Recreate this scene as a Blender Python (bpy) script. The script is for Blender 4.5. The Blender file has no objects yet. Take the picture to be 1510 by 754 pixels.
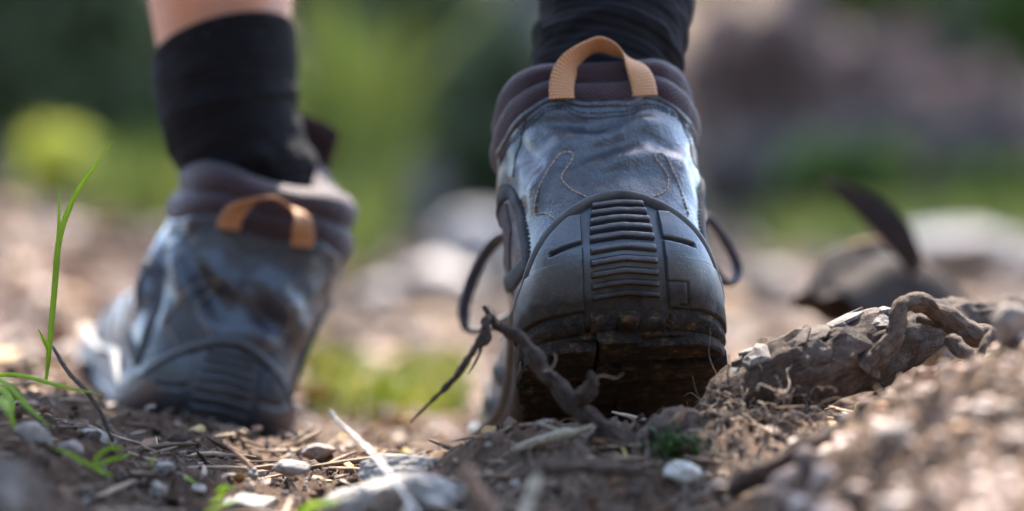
import bpy, bmesh, math, random
import numpy as np
from mathutils import Matrix, Vector

# ---------------------------------------------------------------- camera, sky, sun, exposure
scene = bpy.context.scene
col = scene.collection
R = math.radians
CAM = np.array([0.0, -1.20, 0.10])
TANH = 0.18                                   # half the horizontal field of view
cam_d = bpy.data.cameras.new('camera')
cam_d.sensor_width = 36.0
cam_d.lens = 18.0 / TANH
cam_d.clip_start = 0.02
cam_d.clip_end = 400.0
cam_d.dof.use_dof = True
cam_d.dof.focus_distance = 1.214
cam_d.dof.aperture_fstop = 3.0
cam_d.dof.aperture_blades = 0
cam = bpy.data.objects.new('camera', cam_d)
cam.location = CAM
cam.rotation_euler = (R(90), 0, 0)
col.objects.link(cam)
scene.camera = cam

SUN_EL, SUN_AZ = 56.0, 7.0                   # azimuth measured from +Y (away from the camera) towards +X
world = bpy.data.worlds.new('World')
scene.world = world
world.use_nodes = True
wn = world.node_tree
sky = wn.nodes.new('ShaderNodeTexSky')
sky.sky_type = 'NISHITA'
sky.sun_disc = False
sky.sun_elevation = R(SUN_EL)
sky.sun_rotation = R(SUN_AZ)
sky.air_density = 1.0
sky.dust_density = 1.2
bg = wn.nodes['Background']
bg.inputs['Strength'].default_value = 0.115
wn.links.new(sky.outputs[0], bg.inputs['Color'])

sun_d = bpy.data.lights.new('sun', 'SUN')
sun_d.energy = 2.4
sun_d.angle = R(1.5)
sun_d.color = (1.0, 0.90, 0.76)
sun = bpy.data.objects.new('sun', sun_d)
sd = Vector((math.sin(R(SUN_AZ)) * math.cos(R(SUN_EL)), math.cos(R(SUN_AZ)) * math.cos(R(SUN_EL)), math.sin(R(SUN_EL))))
sun.rotation_euler = sd.to_track_quat('Z', 'Y').to_euler()
sun.location = (2, 4, 6)
col.objects.link(sun)

vs = scene.view_settings
vs.view_transform = 'Standard'
vs.look = 'None'
vs.exposure = 3.15
vs.gamma = 1.0
vs.use_curve_mapping = False
scene.cycles.use_denoising = True
scene.cycles.max_bounces = 6
scene.cycles.sample_clamp_indirect = 6.0
scene.render.film_transparent = False

rng = np.random.default_rng(7)
random.seed(7)

# ---------------------------------------------------------------- helpers
def smooth(a, b, x):
    t = np.clip((np.asarray(x, float) - a) / (b - a), 0, 1)
    return t * t * (3 - 2 * t)

_perm = np.random.default_rng(3).permutation(512)
_grad = np.random.default_rng(4).uniform(-1, 1, 512)
def vnoise(x, y, z=0.0):
    x, y, z = np.broadcast_arrays(np.asarray(x, float), np.asarray(y, float), np.asarray(z, float))
    xi, yi, zi = np.floor(x).astype(int), np.floor(y).astype(int), np.floor(z).astype(int)
    fx, fy, fz = x - xi, y - yi, z - zi
    fx, fy, fz = [f * f * f * (f * (f * 6 - 15) + 10) for f in (fx, fy, fz)]
    def h(i, j, k):
        return _grad[_perm[(_perm[(_perm[i & 511] + j) & 511] + k) & 511]]
    def l(a, b, t): return a + (b - a) * t
    return l(l(l(h(xi, yi, zi), h(xi+1, yi, zi), fx), l(h(xi, yi+1, zi), h(xi+1, yi+1, zi), fx), fy),
             l(l(h(xi, yi, zi+1), h(xi+1, yi, zi+1), fx), l(h(xi, yi+1, zi+1), h(xi+1, yi+1, zi+1), fx), fy), fz)
def fbm(x, y, z=0.0, o=4, g=0.5):
    s, a, f = 0.0, 1.0, 1.0
    for i in range(o):
        s = s + a * vnoise(np.asarray(x) * f + 17.3 * i, np.asarray(y) * f + 9.1 * i, np.asarray(z) * f)
        a *= g; f *= 2.03
    return s

def W(px, py, d):
    """the point of the place at photograph position px, py and at d metres in front of the camera"""
    return np.array([(px - 755) / 755 * TANH * d, CAM[1] + d, CAM[2] - (py - 377) / 755 * TANH * d])

def mk(name, v, f, mat, parent=None, uv=None, flat=False):
    v = np.asarray(v, float)
    me = bpy.data.meshes.new(name)
    if isinstance(f, np.ndarray):
        k = f.shape[1]
        me.vertices.add(len(v)); me.vertices.foreach_set('co', v.ravel())
        me.loops.add(f.size); me.loops.foreach_set('vertex_index', f.ravel().astype(np.int32))
        me.polygons.add(len(f))
        me.polygons.foreach_set('loop_start', np.arange(0, f.size, k, dtype=np.int32))
        me.polygons.foreach_set('loop_total', np.full(len(f), k, dtype=np.int32))
        me.update(calc_edges=True)
    else:
        me.from_pydata([tuple(p) for p in v], [], f)
    if uv is not None:
        li = np.zeros(len(me.loops), dtype=np.int32)
        me.loops.foreach_get('vertex_index', li)
        ul = me.uv_layers.new(name='UVMap')
        ul.data.foreach_set('uv', np.asarray(uv, np.float32)[li].ravel())
    me.polygons.foreach_set('use_smooth', np.full(len(me.polygons), not flat))
    me.materials.append(mat)
    me.validate()
    o = bpy.data.objects.new(name, me)
    col.objects.link(o)
    if parent is not None:
        o.parent = parent
    return o

def tag(o, label=None, cat=None, group=None, kind=None):
    for k, val in (('label', label), ('category', cat), ('group', group), ('kind', kind)):
        if val: o[k] = val
    return o

def empty(name, M=None):
    o = bpy.data.objects.new(name, None)
    o.empty_display_size = 0.02
    if M is not None: o.matrix_world = M
    col.objects.link(o)
    return o

def grid_faces(n, m, cu=False, cv=False):
    """quads of an n x m grid of vertices; cu / cv close the first / second direction"""
    I = np.arange(n if cu else n - 1); J = np.arange(m if cv else m - 1)
    i, j = np.meshgrid(I, J, indexing='ij')
    i2, j2 = (i + 1) % n, (j + 1) % m
    return np.stack([i * m + j, i2 * m + j, i2 * m + j2, i * m + j2], -1).reshape(-1, 4)

def catmull(P, n):
    P = np.asarray(P, float)
    t = np.linspace(0, len(P) - 1, n)
    i = np.clip(np.floor(t).astype(int), 0, len(P) - 2)
    f = (t - i).reshape((-1,) + (1,) * (P.ndim - 1))
    Q = np.concatenate([2 * P[:1] - P[1:2], P, 2 * P[-1:] - P[-2:-1]])
    p0, p1, p2, p3 = Q[i], Q[i+1], Q[i+2], Q[i+3]
    return 0.5 * (2*p1 + (p2-p0)*f + (2*p0-5*p1+4*p2-p3)*f**2 + (3*p1-p0-3*p2+p3)*f**3)

def tube(P, rad, k=8, rough=0.0, seed=0, n=None, flatten=1.0):
    """tapered tube along P (control points) -> verts, quads; ends closed by collapsing"""
    P = np.asarray(P, float); rad = np.atleast_1d(np.asarray(rad, float))
    if len(rad) == 1: rad = np.repeat(rad, len(P))
    if n is None: n = (len(P) - 1) * 6 + 1
    C = catmull(P, n); r = np.maximum(catmull(rad, n), 1e-5)
    T = np.gradient(C, axis=0); T /= np.linalg.norm(T, axis=1, keepdims=True) + 1e-12
    ref = np.array([0.31, 0.22, 0.93])
    if abs(T.mean(0) @ ref) > 0.8: ref = np.array([0.9, 0.3, 0.1])
    U = np.zeros_like(C); u = np.cross(T[0], ref); u /= np.linalg.norm(u)
    for i in range(n):
        u = u - T[i] * (u @ T[i]); u /= np.linalg.norm(u) + 1e-12; U[i] = u
    Vv = np.cross(T, U)
    th = np.arange(k) * 2 * math.pi / k
    rr = r[:, None] * np.ones(k)
    base = U[:, None] * np.cos(th)[None, :, None] + flatten * Vv[:, None] * np.sin(th)[None, :, None]
    if rough:
        q = C[:, None] + base * rr[..., None]
        s = 0.45 / max(r.max(), 1e-4)
        ll = np.arange(n)[:, None] / n * (np.linalg.norm(np.diff(C, axis=0), axis=1).sum() / max(r.max(), 1e-4))
        rr = rr * (1 + rough * fbm(q[..., 0] * s + seed, q[..., 1] * s, q[..., 2] * s, 3)
                   + .45 * rough * np.abs(fbm(np.cos(th)[None] * 3.2 + seed, np.sin(th)[None] * 3.2, ll * .45, 3, .6)))
    v = C[:, None] + base * rr[..., None]
    v = np.concatenate([C[:1, None] + 0 * v[:1] - T[:1, None] * r[0] * 0.3, v, C[-1:, None] + 0 * v[-1:] + T[-1:, None] * r[-1] * 0.3])
    return v.reshape(-1, 3), grid_faces(n + 2, k, cv=True)

def gnarl(P, n, amp, seed=0):
    """a path broken up into small crooked turns"""
    C = catmull(np.asarray(P, float), n); g = np.random.default_rng(int(seed * 10) + 5)
    C[1:-1] += g.normal(0, amp, (n - 2, 3)) * [1, .6, 1]
    return C

class Acc:
    """collects quads / triangles of one part"""
    def __init__(s): s.v, s.f, s.n = [], [], 0
    def add(s, vf):
        v, f = vf
        f = np.asarray(f)
        if f.shape[1] == 3: f = np.concatenate([f, f[:, 2:]], 1)
        s.v.append(np.asarray(v)); s.f.append(f + s.n); s.n += len(v)
        return s
    def build(s, name, mat, parent=None, flat=False):
        f = np.concatenate(s.f); v = np.concatenate(s.v)
        tri = f[:, 2] == f[:, 3]
        if tri.all(): return mk(name, v, f[:, :3].copy(), mat, parent, flat=flat)
        if not tri.any(): return mk(name, v, f, mat, parent, flat=flat)
        return mk(name, v, [tuple(q[:3]) if t else tuple(q) for q, t in zip(f.tolist(), tri)], mat, parent, flat=flat)

def ico(sub):
    bm = bmesh.new(); bmesh.ops.create_icosphere(bm, subdivisions=sub, radius=1.0)
    v = np.array([p.co[:] for p in bm.verts]); f = np.array([[p.index for p in q.verts] for q in bm.faces])
    bm.free(); return v, f
ICO = {k: ico(k) for k in (1, 2, 3, 4, 5)}

def rot_any(g):
    q = g.normal(size=4); q /= np.linalg.norm(q); w, x, y, z = q
    return np.array([[1-2*(y*y+z*z), 2*(x*y-z*w), 2*(x*z+y*w)], [2*(x*y+z*w), 1-2*(x*x+z*z), 2*(y*z-x*w)], [2*(x*z-y*w), 2*(y*z+x*w), 1-2*(x*x+y*y)]])

def mk_tube(name, P, rad, k, rough, seed, n, matn, parent, flatten=1.0):
    v, f = tube(P, rad, k, rough, seed, n=n, flatten=flatten)
    C = catmull(np.asarray(P, float), n); ln = np.concatenate([[0], np.cumsum(np.linalg.norm(np.diff(C, axis=0), axis=1))]); ln = np.concatenate([[0], ln, ln[-1:]])
    j = np.abs(2 * np.arange(k) / k - 1) * float(np.mean(rad)) * math.pi
    uv = np.stack([np.broadcast_to(j, (n + 2, k)), np.broadcast_to(ln[:, None], (n + 2, k))], -1).reshape(-1, 2)
    return mk(name, v, f, MATS[matn], parent, uv)

def stone_mesh(size, seed, sub=4, cuts=9, rough=0.05):
    """an angular worn stone: a ball cut by random planes, then roughened"""
    g = np.random.default_rng(seed)
    v, f = ICO[sub]; v = v.copy()
    for _ in range(cuts):
        n = g.normal(size=3); n /= np.linalg.norm(n); d = g.uniform(0.55, 0.86)
        h = v @ n - d
        v -= np.where(h > 0, h * 0.93, 0)[:, None] * n
    s = fbm(v[:, 0] * 2.2 + seed, v[:, 1] * 2.2, v[:, 2] * 2.2, 5, 0.55)
    v *= (1 + rough * 1.6 * s)[:, None]
    return v * np.asarray(size), f

def scatter_mesh(templ, pos, size, g, aniso=0.45, bury=0.0):
    """copies of a small solid joined into one mesh (for what nobody could count)"""
    tv, tf = templ; n = len(pos); k = len(tv)
    q = g.normal(size=(n, 4)); q /= np.linalg.norm(q, axis=1, keepdims=True)
    w, x, y, z = q.T
    Rm = np.stack([np.stack([1-2*(y*y+z*z), 2*(x*y-z*w), 2*(x*z+y*w)], -1), np.stack([2*(x*y+z*w), 1-2*(x*x+z*z), 2*(y*z-x*w)], -1), np.stack([2*(x*z-y*w), 2*(y*z+x*w), 1-2*(x*x+y*y)], -1)], 1)
    sc = size[:, None] * g.uniform(1 - aniso, 1 + aniso * 0.6, (n, 3))
    jit = 1 + g.uniform(-0.28, 0.28, (n, k, 1))
    v = np.einsum('nij,nkj->nki', Rm, tv[None] * jit * sc[:, None]) + pos[:, None]
    v[..., 2] -= (size * bury)[:, None]
    f = (tf[None] + (np.arange(n) * k)[:, None, None]).reshape(-1, tf.shape[1])
    return v.reshape(-1, 3), f

# ---------------------------------------------------------------- materials
MATS = {}
def mat(name):
    m = bpy.data.materials.new(name); m.use_nodes = True
    MATS[name] = m
    nt = m.node_tree; b = nt.nodes['Principled BSDF']
    def N(t, **kw):
        n = nt.nodes.new('ShaderNode' + t)
        for k, val in kw.items():
            if k in n.inputs: n.inputs[k].default_value = val
            else: setattr(n, k, val)
        return n
    def L(a, c): nt.links.new(a, c)
    def noise(scale, detail=5.0, rough=0.6, vec=None, dist=0.0):
        n = N('TexNoise', Scale=scale, Detail=detail, Roughness=rough, Distortion=dist)
        L(vec if vec is not None else tc.outputs['Object'], n.inputs['Vector']); return n
    def ramp(src, stops):
        r = N('ValToRGB'); L(src, r.inputs[0])
        e = r.color_ramp.elements
        while len(e) < len(stops): e.new(0.5)
        for q, (p, c) in zip(e, stops):
            q.position = p; q.color = (c[0], c[1], c[2], 1) if not np.isscalar(c) else (c, c, c, 1)
        return r
    def mix(fac, a, c, mode='MIX'):
        n = N('MixRGB', blend_type=mode)
        if np.isscalar(fac): n.inputs[0].default_value = fac
        else: L(fac, n.inputs[0])
        for i, s in ((1, a), (2, c)):
            if isinstance(s, tuple): n.inputs[i].default_value = s + (1,)
            else: L(s, n.inputs[i])
        return n
    def math_(op, a, c=None):
        n = N('Math', operation=op)
        for i, s in ((0, a), (1, c)):
            if s is None: continue
            if np.isscalar(s): n.inputs[i].default_value = s
            else: L(s, n.inputs[i])
        return n
    def bump(h, dist, strength=1.0, prev=None):
        n = N('Bump', Strength=strength, Distance=dist); L(h, n.inputs['Height'])
        if prev is not None: L(prev.outputs[0], n.inputs['Normal'])
        L(n.outputs[0], b.inputs['Normal']); return n
    tc = N('TexCoord')
    class K: pass
    k = K(); k.m, k.b, k.N, k.L, k.noise, k.ramp, k.mix, k.math, k.bump, k.tc, k.nt = m, b, N, L, noise, ramp, mix, math_, bump, tc, nt
    return k

def setp(k, **kw):
    for n, val in kw.items(): k.b.inputs[n.replace('_', ' ')].default_value = val

# soil: brown earth with fine crumbs, damp and dry patches, moss far up the slope
k = mat('soil')
n1 = k.noise(9, 6); n2 = k.noise(130, 6, 0.7); n3 = k.noise(1.1, 4)
c1 = k.ramp(n1.outputs[0], [(0.3, (0.082, 0.048, 0.031)), (0.5, (0.16, 0.098, 0.066)), (0.72, (0.27, 0.185, 0.135))])
c2 = k.ramp(n2.outputs[0], [(0.3, 0.45), (0.55, 0.9), (0.75, 1.35)])
c3 = k.mix(1.0, c1.outputs[0], c2.outputs[0], 'MULTIPLY')
geo = k.N('NewGeometry'); sep = k.N('SeparateXYZ'); k.L(geo.outputs['Position'], sep.inputs[0])
mr = k.N('MapRange'); k.L(sep.outputs['Y'], mr.inputs[0])
mr.inputs[1].default_value, mr.inputs[2].default_value = 0.9, 2.6
msk = k.math('MULTIPLY', mr.outputs[0], k.ramp(n3.outputs[0], [(0.50, 0.0), (0.64, 1.0)]).outputs[0])
mossc = k.ramp(k.noise(14, 4).outputs[0], [(0.35, (0.05, 0.06, 0.022)), (0.65, (0.12, 0.14, 0.045))])
c4 = k.mix(msk.outputs[0], c3.outputs[0], mossc.outputs[0])
k.L(c4.outputs[0], k.b.inputs['Base Color'])
setp(k, Roughness=0.92)
k.b.inputs['Specular IOR Level'].default_value = 0.25
b1 = k.bump(n2.outputs[0], 0.004, 0.8); k.bump(k.noise(520, 4, 0.7).outputs[0], 0.0012, 0.8, b1)

def island_mat(name, stops, rough=0.85, ns=160, bd=0.0012, spec=0.3, trans=0.0, mottle=(0.6, 1.25)):
    k = mat(name)
    geo = k.N('NewGeometry')
    r = k.ramp(geo.outputs['Random Per Island'], stops)
    n = k.noise(ns, 5, 0.65)
    v = k.ramp(n.outputs[0], [(0.3, mottle[0]), (0.7, mottle[1])])
    c = k.mix(1.0, r.outputs[0], v.outputs[0], 'MULTIPLY')
    k.L(c.outputs[0], k.b.inputs['Base Color'])
    setp(k, Roughness=rough); k.b.inputs['Specular IOR Level'].default_value = spec
    if bd: k.bump(n.outputs[0], bd, 0.8)
    if trans:
        tr = k.N('BsdfTranslucent'); k.L(c.outputs[0], tr.inputs[0])
        ms = k.N('MixShader'); ms.inputs[0].default_value = trans
        k.L(k.b.outputs[0], ms.inputs[1]); k.L(tr.outputs[0], ms.inputs[2])
        out = k.nt.nodes['Material Output']; k.L(ms.outputs[0], out.inputs[0])
    return k
island_mat('clods', [(0.0, (0.07, 0.048, 0.037)), (0.5, (0.145, 0.105, 0.083)), (0.85, (0.23, 0.18, 0.15)), (1.0, (0.34, 0.31, 0.28))], 0.95, 300, 0.0015)
island_mat('gravel', [(0.0, (0.19, 0.12, 0.09)), (0.35, (0.36, 0.25, 0.20)), (0.7, (0.52, 0.39, 0.33)), (0.93, (0.66, 0.55, 0.49)), (1.0, (0.52, 0.25, 0.12))], 0.7, 140, 0.0008, 0.4)
island_mat('path_stones', [(0.0, (0.08, 0.055, 0.045)), (0.5, (0.16, 0.118, 0.10)), (0.85, (0.26, 0.205, 0.18)), (1.0, (0.36, 0.31, 0.28))], 0.8, 90, 0.001)
island_mat('litter', [(0.0, (0.085, 0.05, 0.032)), (0.4, (0.20, 0.135, 0.09)), (0.75, (0.34, 0.26, 0.19)), (1.0, (0.46, 0.36, 0.27))], 0.8, 200, 0.0006)
island_mat('leaf_litter', [(0.0, (0.08, 0.05, 0.04)), (0.35, (0.16, 0.105, 0.085)), (0.7, (0.27, 0.19, 0.16)), (0.9, (0.42, 0.22, 0.08)), (1.0, (0.44, 0.36, 0.13))], 0.6, 60, 0.0008, 0.4, 0.3)
island_mat('fibres', [(0.0, (0.10, 0.068, 0.05)), (0.5, (0.23, 0.17, 0.13)), (1.0, (0.42, 0.34, 0.27))], 0.85, 300, 0.0004)

def stone_mat(name, a, c, dirt=0.5, rough=0.8):
    k = mat(name)
    n1 = k.noise(55, 8, 0.62); n2 = k.noise(330, 5, 0.7); n3 = k.noise(22, 5, 0.6, dist=0.6)
    c1 = k.ramp(n1.outputs[0], [(0.3, a), (0.72, c)])
    c2 = k.mix(1.0, c1.outputs[0], k.ramp(n2.outputs[0], [(0.3, 0.7), (0.7, 1.2)]).outputs[0], 'MULTIPLY')
    c3 = k.mix(k.ramp(n3.outputs[0], [(0.5, 0.0), (0.66, dirt)]).outputs[0], c2.outputs[0], (0.11, 0.075, 0.055))
    k.L(c3.outputs[0], k.b.inputs['Base Color']); setp(k, Roughness=rough)
    b1 = k.bump(n1.outputs[0], 0.004, 0.7); k.bump(n2.outputs[0], 0.0012, 0.8, b1)
stone_mat('grey_stone', (0.16, 0.145, 0.13), (0.36, 0.33, 0.30), 0.7)
stone_mat('brown_stone', (0.13, 0.10, 0.085), (0.30, 0.245, 0.21), 0.8)
stone_mat('white_stone', (0.44, 0.43, 0.38), (0.66, 0.64, 0.57), 0.25)
stone_mat('pale_rock', (0.29, 0.245, 0.22), (0.50, 0.44, 0.40), 0.4)

def wood_mat(name, a, c, scale=60, bd=0.002, rough=0.85, light=None):
    k = mat(name)
    n1 = k.noise(scale, 7, 0.68, dist=0.5); n2 = k.noise(scale * 7, 5, 0.7)
    c1 = k.ramp(n1.outputs[0], [(0.32, a), (0.68, c)] + ([(0.85, light)] if light else []))
    c2 = k.mix(1.0, c1.outputs[0], k.ramp(n2.outputs[0], [(0.3, 0.6), (0.7, 1.25)]).outputs[0], 'MULTIPLY')
    mp = k.N('Mapping'); k.L(k.tc.outputs['UV'], mp.inputs['Vector']); mp.inputs['Scale'].default_value = (1.0, 0.09, 1.0)
    fib = k.noise(1500, 6, 0.7, vec=mp.outputs[0], dist=0.4)
    c2 = k.mix(1.0, c2.outputs[0], k.ramp(fib.outputs[0], [(0.34, 0.28), (0.5, 1.0), (0.7, 1.3)]).outputs[0], 'MULTIPLY')
    k.L(c2.outputs[0], k.b.inputs['Base Color']); setp(k, Roughness=rough); k.b.inputs['Specular IOR Level'].default_value = 0.3
    b1 = k.bump(n1.outputs[0], bd, 0.9); b1 = k.bump(fib.outputs[0], bd * .9, 0.9, b1); k.bump(n2.outputs[0], bd * 0.7, 0.9, b1)
wood_mat('root_wood', (0.055, 0.036, 0.028), (0.17, 0.118, 0.09), 70, 0.003)
wood_mat('bark', (0.10, 0.066, 0.05), (0.31, 0.235, 0.195), 160, 0.003, 0.75, (0.50, 0.44, 0.40))
wood_mat('pale_bark', (0.24, 0.20, 0.18), (0.46, 0.41, 0.38), 150, 0.002, 0.7, (0.60, 0.55, 0.51))
wood_mat('brown_bark', (0.06, 0.038, 0.028), (0.21, 0.14, 0.105), 150, 0.003, 0.8, (0.33, 0.24, 0.19))
wood_mat('twig', (0.10, 0.066, 0.05), (0.30, 0.22, 0.17), 260, 0.0026, 0.85, (0.42, 0.34, 0.28))
wood_mat('dark_twig', (0.045, 0.030, 0.024), (0.155, 0.105, 0.083), 300, 0.0022, 0.85, (0.27, 0.2, 0.165))
wood_mat('orange_twig', (0.28, 0.15, 0.09), (0.50, 0.32, 0.22), 120, 0.001, 0.8)
wood_mat('pale_stem', (0.60, 0.54, 0.50), (0.78, 0.73, 0.69), 200, 0.0004, 0.6)
wood_mat('straw', (0.30, 0.24, 0.165), (0.54, 0.46, 0.345), 260, 0.0005, 0.7)
wood_mat('tree_bark', (0.055, 0.042, 0.036), (0.15, 0.115, 0.10), 16, 0.02, 0.9)
wood_mat('grey_bark', (0.11, 0.10, 0.095), (0.25, 0.23, 0.215), 14, 0.015, 0.9)
wood_mat('dead_leaf', (0.02, 0.012, 0.010), (0.055, 0.034, 0.028), 45, 0.002, 0.85)

def leaf_mat(name, stops, trans=0.45, rough=0.5):
    return island_mat(name, stops, rough, 30, 0.0, 0.35, trans, (0.8, 1.15))
leaf_mat('green_leaves', [(0.0, (0.05, 0.085, 0.02)), (0.6, (0.10, 0.155, 0.035)), (1.0, (0.18, 0.24, 0.05))])
leaf_mat('dark_leaves', [(0.0, (0.065, 0.085, 0.04)), (0.7, (0.13, 0.155, 0.07)), (1.0, (0.19, 0.22, 0.10))], 0.5)
leaf_mat('yellow_leaves', [(0.0, (0.70, 0.70, 0.10)), (0.6, (0.80, 0.78, 0.15)), (1.0, (0.84, 0.80, 0.22))], 0.7)
leaf_mat('brown_leaves', [(0.0, (0.13, 0.08, 0.066)), (0.5, (0.26, 0.17, 0.145)), (1.0, (0.40, 0.28, 0.235))], 0.35)
leaf_mat('grass_green', [(0.0, (0.38, 0.54, 0.07)), (1.0, (0.48, 0.62, 0.11))], 0.6)
leaf_mat('grass_far', [(0.0, (0.22, 0.27, 0.06)), (0.6, (0.40, 0.45, 0.11)), (1.0, (0.56, 0.50, 0.18))], 0.5)
leaf_mat('purple_petal', [(0.0, (0.16, 0.06, 0.30)), (1.0, (0.30, 0.14, 0.5))], 0.5)
leaf_mat('moss', [(0.0, (0.018, 0.05, 0.01)), (1.0, (0.05, 0.11, 0.02))], 0.2)

# leather: dark blue-black, fine grain, scuffs
k = mat('leather')
n1 = k.noise(38, 5); vor = k.N('TexVoronoi', Scale=760.0, Randomness=1.0); k.L(k.tc.outputs['Object'], vor.inputs['Vector'])
n2 = k.noise(420, 5, 0.65); n3 = k.noise(75, 6, 0.7, dist=1.4)
c1 = k.ramp(n1.outputs[0], [(0.3, (0.006, 0.010, 0.021)), (0.7, (0.014, 0.022, 0.043))])
c2 = k.mix(k.ramp(n3.outputs[0], [(0.58, 0.0), (0.76, 0.18)]).outputs[0], c1.outputs[0], (0.10, 0.112, 0.13))
c2 = k.mix(k.ramp(k.noise(26, 8, 0.78, dist=1.2).outputs[0], [(0.58, 0.0), (0.78, 0.15)]).outputs[0], c2.outputs[0], (0.10, 0.10, 0.10))
k.L(c2.outputs[0], k.b.inputs['Base Color'])
k.L(k.ramp(k.noise(48, 7, 0.75).outputs[0], [(0.36, 0.25), (0.64, 0.44)]).outputs[0], k.b.inputs['Roughness'])
k.b.inputs['Specular IOR Level'].default_value = 0.8
k.b.inputs['Coat Weight'].default_value = 0.6
k.b.inputs['Coat Roughness'].default_value = 0.24
b1 = k.bump(vor.outputs['Distance'], 0.0005, 0.6); b2 = k.bump(n2.outputs[0], 0.0009, 0.5, b1); k.bump(n3.outputs[0], 0.003, 0.5, b2)

# grey suede / worn trim
k = mat('suede')
n1 = k.noise(60, 6); n2 = k.noise(700, 4, 0.7)
c1 = k.ramp(n1.outputs[0], [(0.3, (0.03, 0.033, 0.04)), (0.7, (0.085, 0.087, 0.095))])
k.L(c1.outputs[0], k.b.inputs['Base Color']); setp(k, Roughness=0.75); k.b.inputs['Specular IOR Level'].default_value = 0.2
b1 = k.bump(n2.outputs[0], 0.0007, 0.7); k.bump(n1.outputs[0], 0.002, 0.4, b1)

# rubber with dried mud near the tread, shade painted in low down; uv emboss
def rubber(name, emboss, dirt):
    k = mat(name)
    n1 = k.noise(45, 6); n2 = k.noise(260, 5, 0.7); n3 = k.noise(110, 6, 0.75, dist=0.8)
    c1 = k.ramp(n1.outputs[0], [(0.3, (0.016, 0.022, 0.034)), (0.7, (0.036, 0.045, 0.062))])
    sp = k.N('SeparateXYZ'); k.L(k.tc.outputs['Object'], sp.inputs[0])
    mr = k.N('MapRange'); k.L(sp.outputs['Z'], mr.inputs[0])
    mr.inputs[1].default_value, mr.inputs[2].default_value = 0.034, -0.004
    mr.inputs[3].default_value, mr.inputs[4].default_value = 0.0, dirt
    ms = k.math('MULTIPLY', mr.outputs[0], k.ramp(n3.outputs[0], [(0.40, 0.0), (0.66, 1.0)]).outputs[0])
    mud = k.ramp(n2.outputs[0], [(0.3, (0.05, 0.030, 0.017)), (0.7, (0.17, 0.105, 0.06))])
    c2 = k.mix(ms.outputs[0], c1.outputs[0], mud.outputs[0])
    dst = k.mix(k.ramp(k.noise(33, 7, 0.75, dist=1.0).outputs[0], [(0.54, 0.0), (0.74, 0.35)]).outputs[0], c2.outputs[0], (0.12, 0.11, 0.10))
    scf = k.mix(k.ramp(k.noise(700, 4, 0.7).outputs[0], [(0.60, 0.0), (0.72, 0.6)]).outputs[0], dst.outputs[0], (0.22, 0.19, 0.165))
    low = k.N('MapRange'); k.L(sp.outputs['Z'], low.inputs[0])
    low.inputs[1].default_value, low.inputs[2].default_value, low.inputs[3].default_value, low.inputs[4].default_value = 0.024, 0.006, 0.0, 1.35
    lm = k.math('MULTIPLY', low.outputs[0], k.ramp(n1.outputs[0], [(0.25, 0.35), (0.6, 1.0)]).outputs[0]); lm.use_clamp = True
    mud_shade = k.ramp(n2.outputs[0], [(0.3, (0.014, 0.011, 0.009)), (0.62, (0.036, 0.025, 0.017)), (0.78, (0.12, 0.07, 0.036))])  # mud tone darkening downwards, standing in for shade low on the heel
    scf = k.mix(lm.outputs[0], scf.outputs[0], mud_shade.outputs[0])
    k.L(scf.outputs[0], k.b.inputs['Base Color'])
    rgh = k.mix(lm.outputs[0], k.ramp(n1.outputs[0], [(0.3, 0.28), (0.7, 0.44)]).outputs[0], (0.85, 0.85, 0.85))
    k.L(rgh.outputs[0], k.b.inputs['Roughness']); k.L(k.math('SUBTRACT', 0.3, k.math('MULTIPLY', lm.outputs[0], 0.3).outputs[0]).outputs[0], k.b.inputs['Coat Weight'])
    k.L(k.math('SUBTRACT', 1.0, k.math('MULTIPLY', lm.outputs[0], 0.8).outputs[0]).outputs[0], k.b.inputs['Specular IOR Level'])
    k.b.inputs['Specular IOR Level'].default_value = 1.0
    k.b.inputs['Coat Weight'].default_value = 0.3; k.b.inputs['Coat Roughness'].default_value = 0.3
    b1 = k.bump(n3.outputs[0], 0.0012, 0.35); b1 = k.bump(n2.outputs[0], 0.0006, 0.4, b1)
    if emboss:
        suv = k.N('SeparateXYZ'); k.L(k.tc.outputs['UV'], suv.inputs[0])
        hs = []
        for (ca, cb) in ((1.0, 0.0), (0.5, 0.87), (-0.5, 0.87)):
            s = k.math('ADD', k.math('MULTIPLY', suv.outputs[1], ca * 1.0).outputs[0], k.math('MULTIPLY', suv.outputs[0], cb).outputs[0])
            fr = k.math('FRACT', k.math('MULTIPLY', s.outputs[0], 1 / 0.0031).outputs[0])
            d = k.math('ABSOLUTE', k.math('SUBTRACT', fr.outputs[0], 0.5).outputs[0])
            hs.append(k.math('LESS_THAN', d.outputs[0], 0.08).outputs[0])
        m1 = k.math('MAXIMUM', hs[0], hs[1]); m2 = k.math('MAXIMUM', m1.outputs[0], hs[2])
        inv = k.math('SUBTRACT', 1.0, m2.outputs[0])
        k.bump(inv.outputs[0], 0.00022, 0.55, b1)
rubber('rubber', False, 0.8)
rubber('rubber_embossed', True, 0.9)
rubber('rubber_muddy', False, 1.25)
k = mat('tread_mud')
n1 = k.noise(170, 7, 0.7); n2 = k.noise(500, 5, 0.7); n3 = k.noise(260, 6, 0.7)
c1 = k.ramp(n1.outputs[0], [(0.42, (0.016, 0.014, 0.013)), (0.56, (0.045, 0.030, 0.020)), (0.70, (0.16, 0.09, 0.042))])
c2 = k.mix(1.0, c1.outputs[0], k.ramp(n2.outputs[0], [(0.3, 0.5), (0.7, 1.3)]).outputs[0], 'MULTIPLY')
k.L(c2.outputs[0], k.b.inputs['Base Color']); setp(k, Roughness=0.85); k.b.inputs['Specular IOR Level'].default_value = 0.2
b1 = k.bump(n3.outputs[0], 0.0022, 0.8); k.bump(n2.outputs[0], 0.0008, 0.8, b1)
k = mat('midsole_rubber')
n1 = k.noise(50, 6); n2 = k.noise(300, 5, 0.7)
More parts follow.
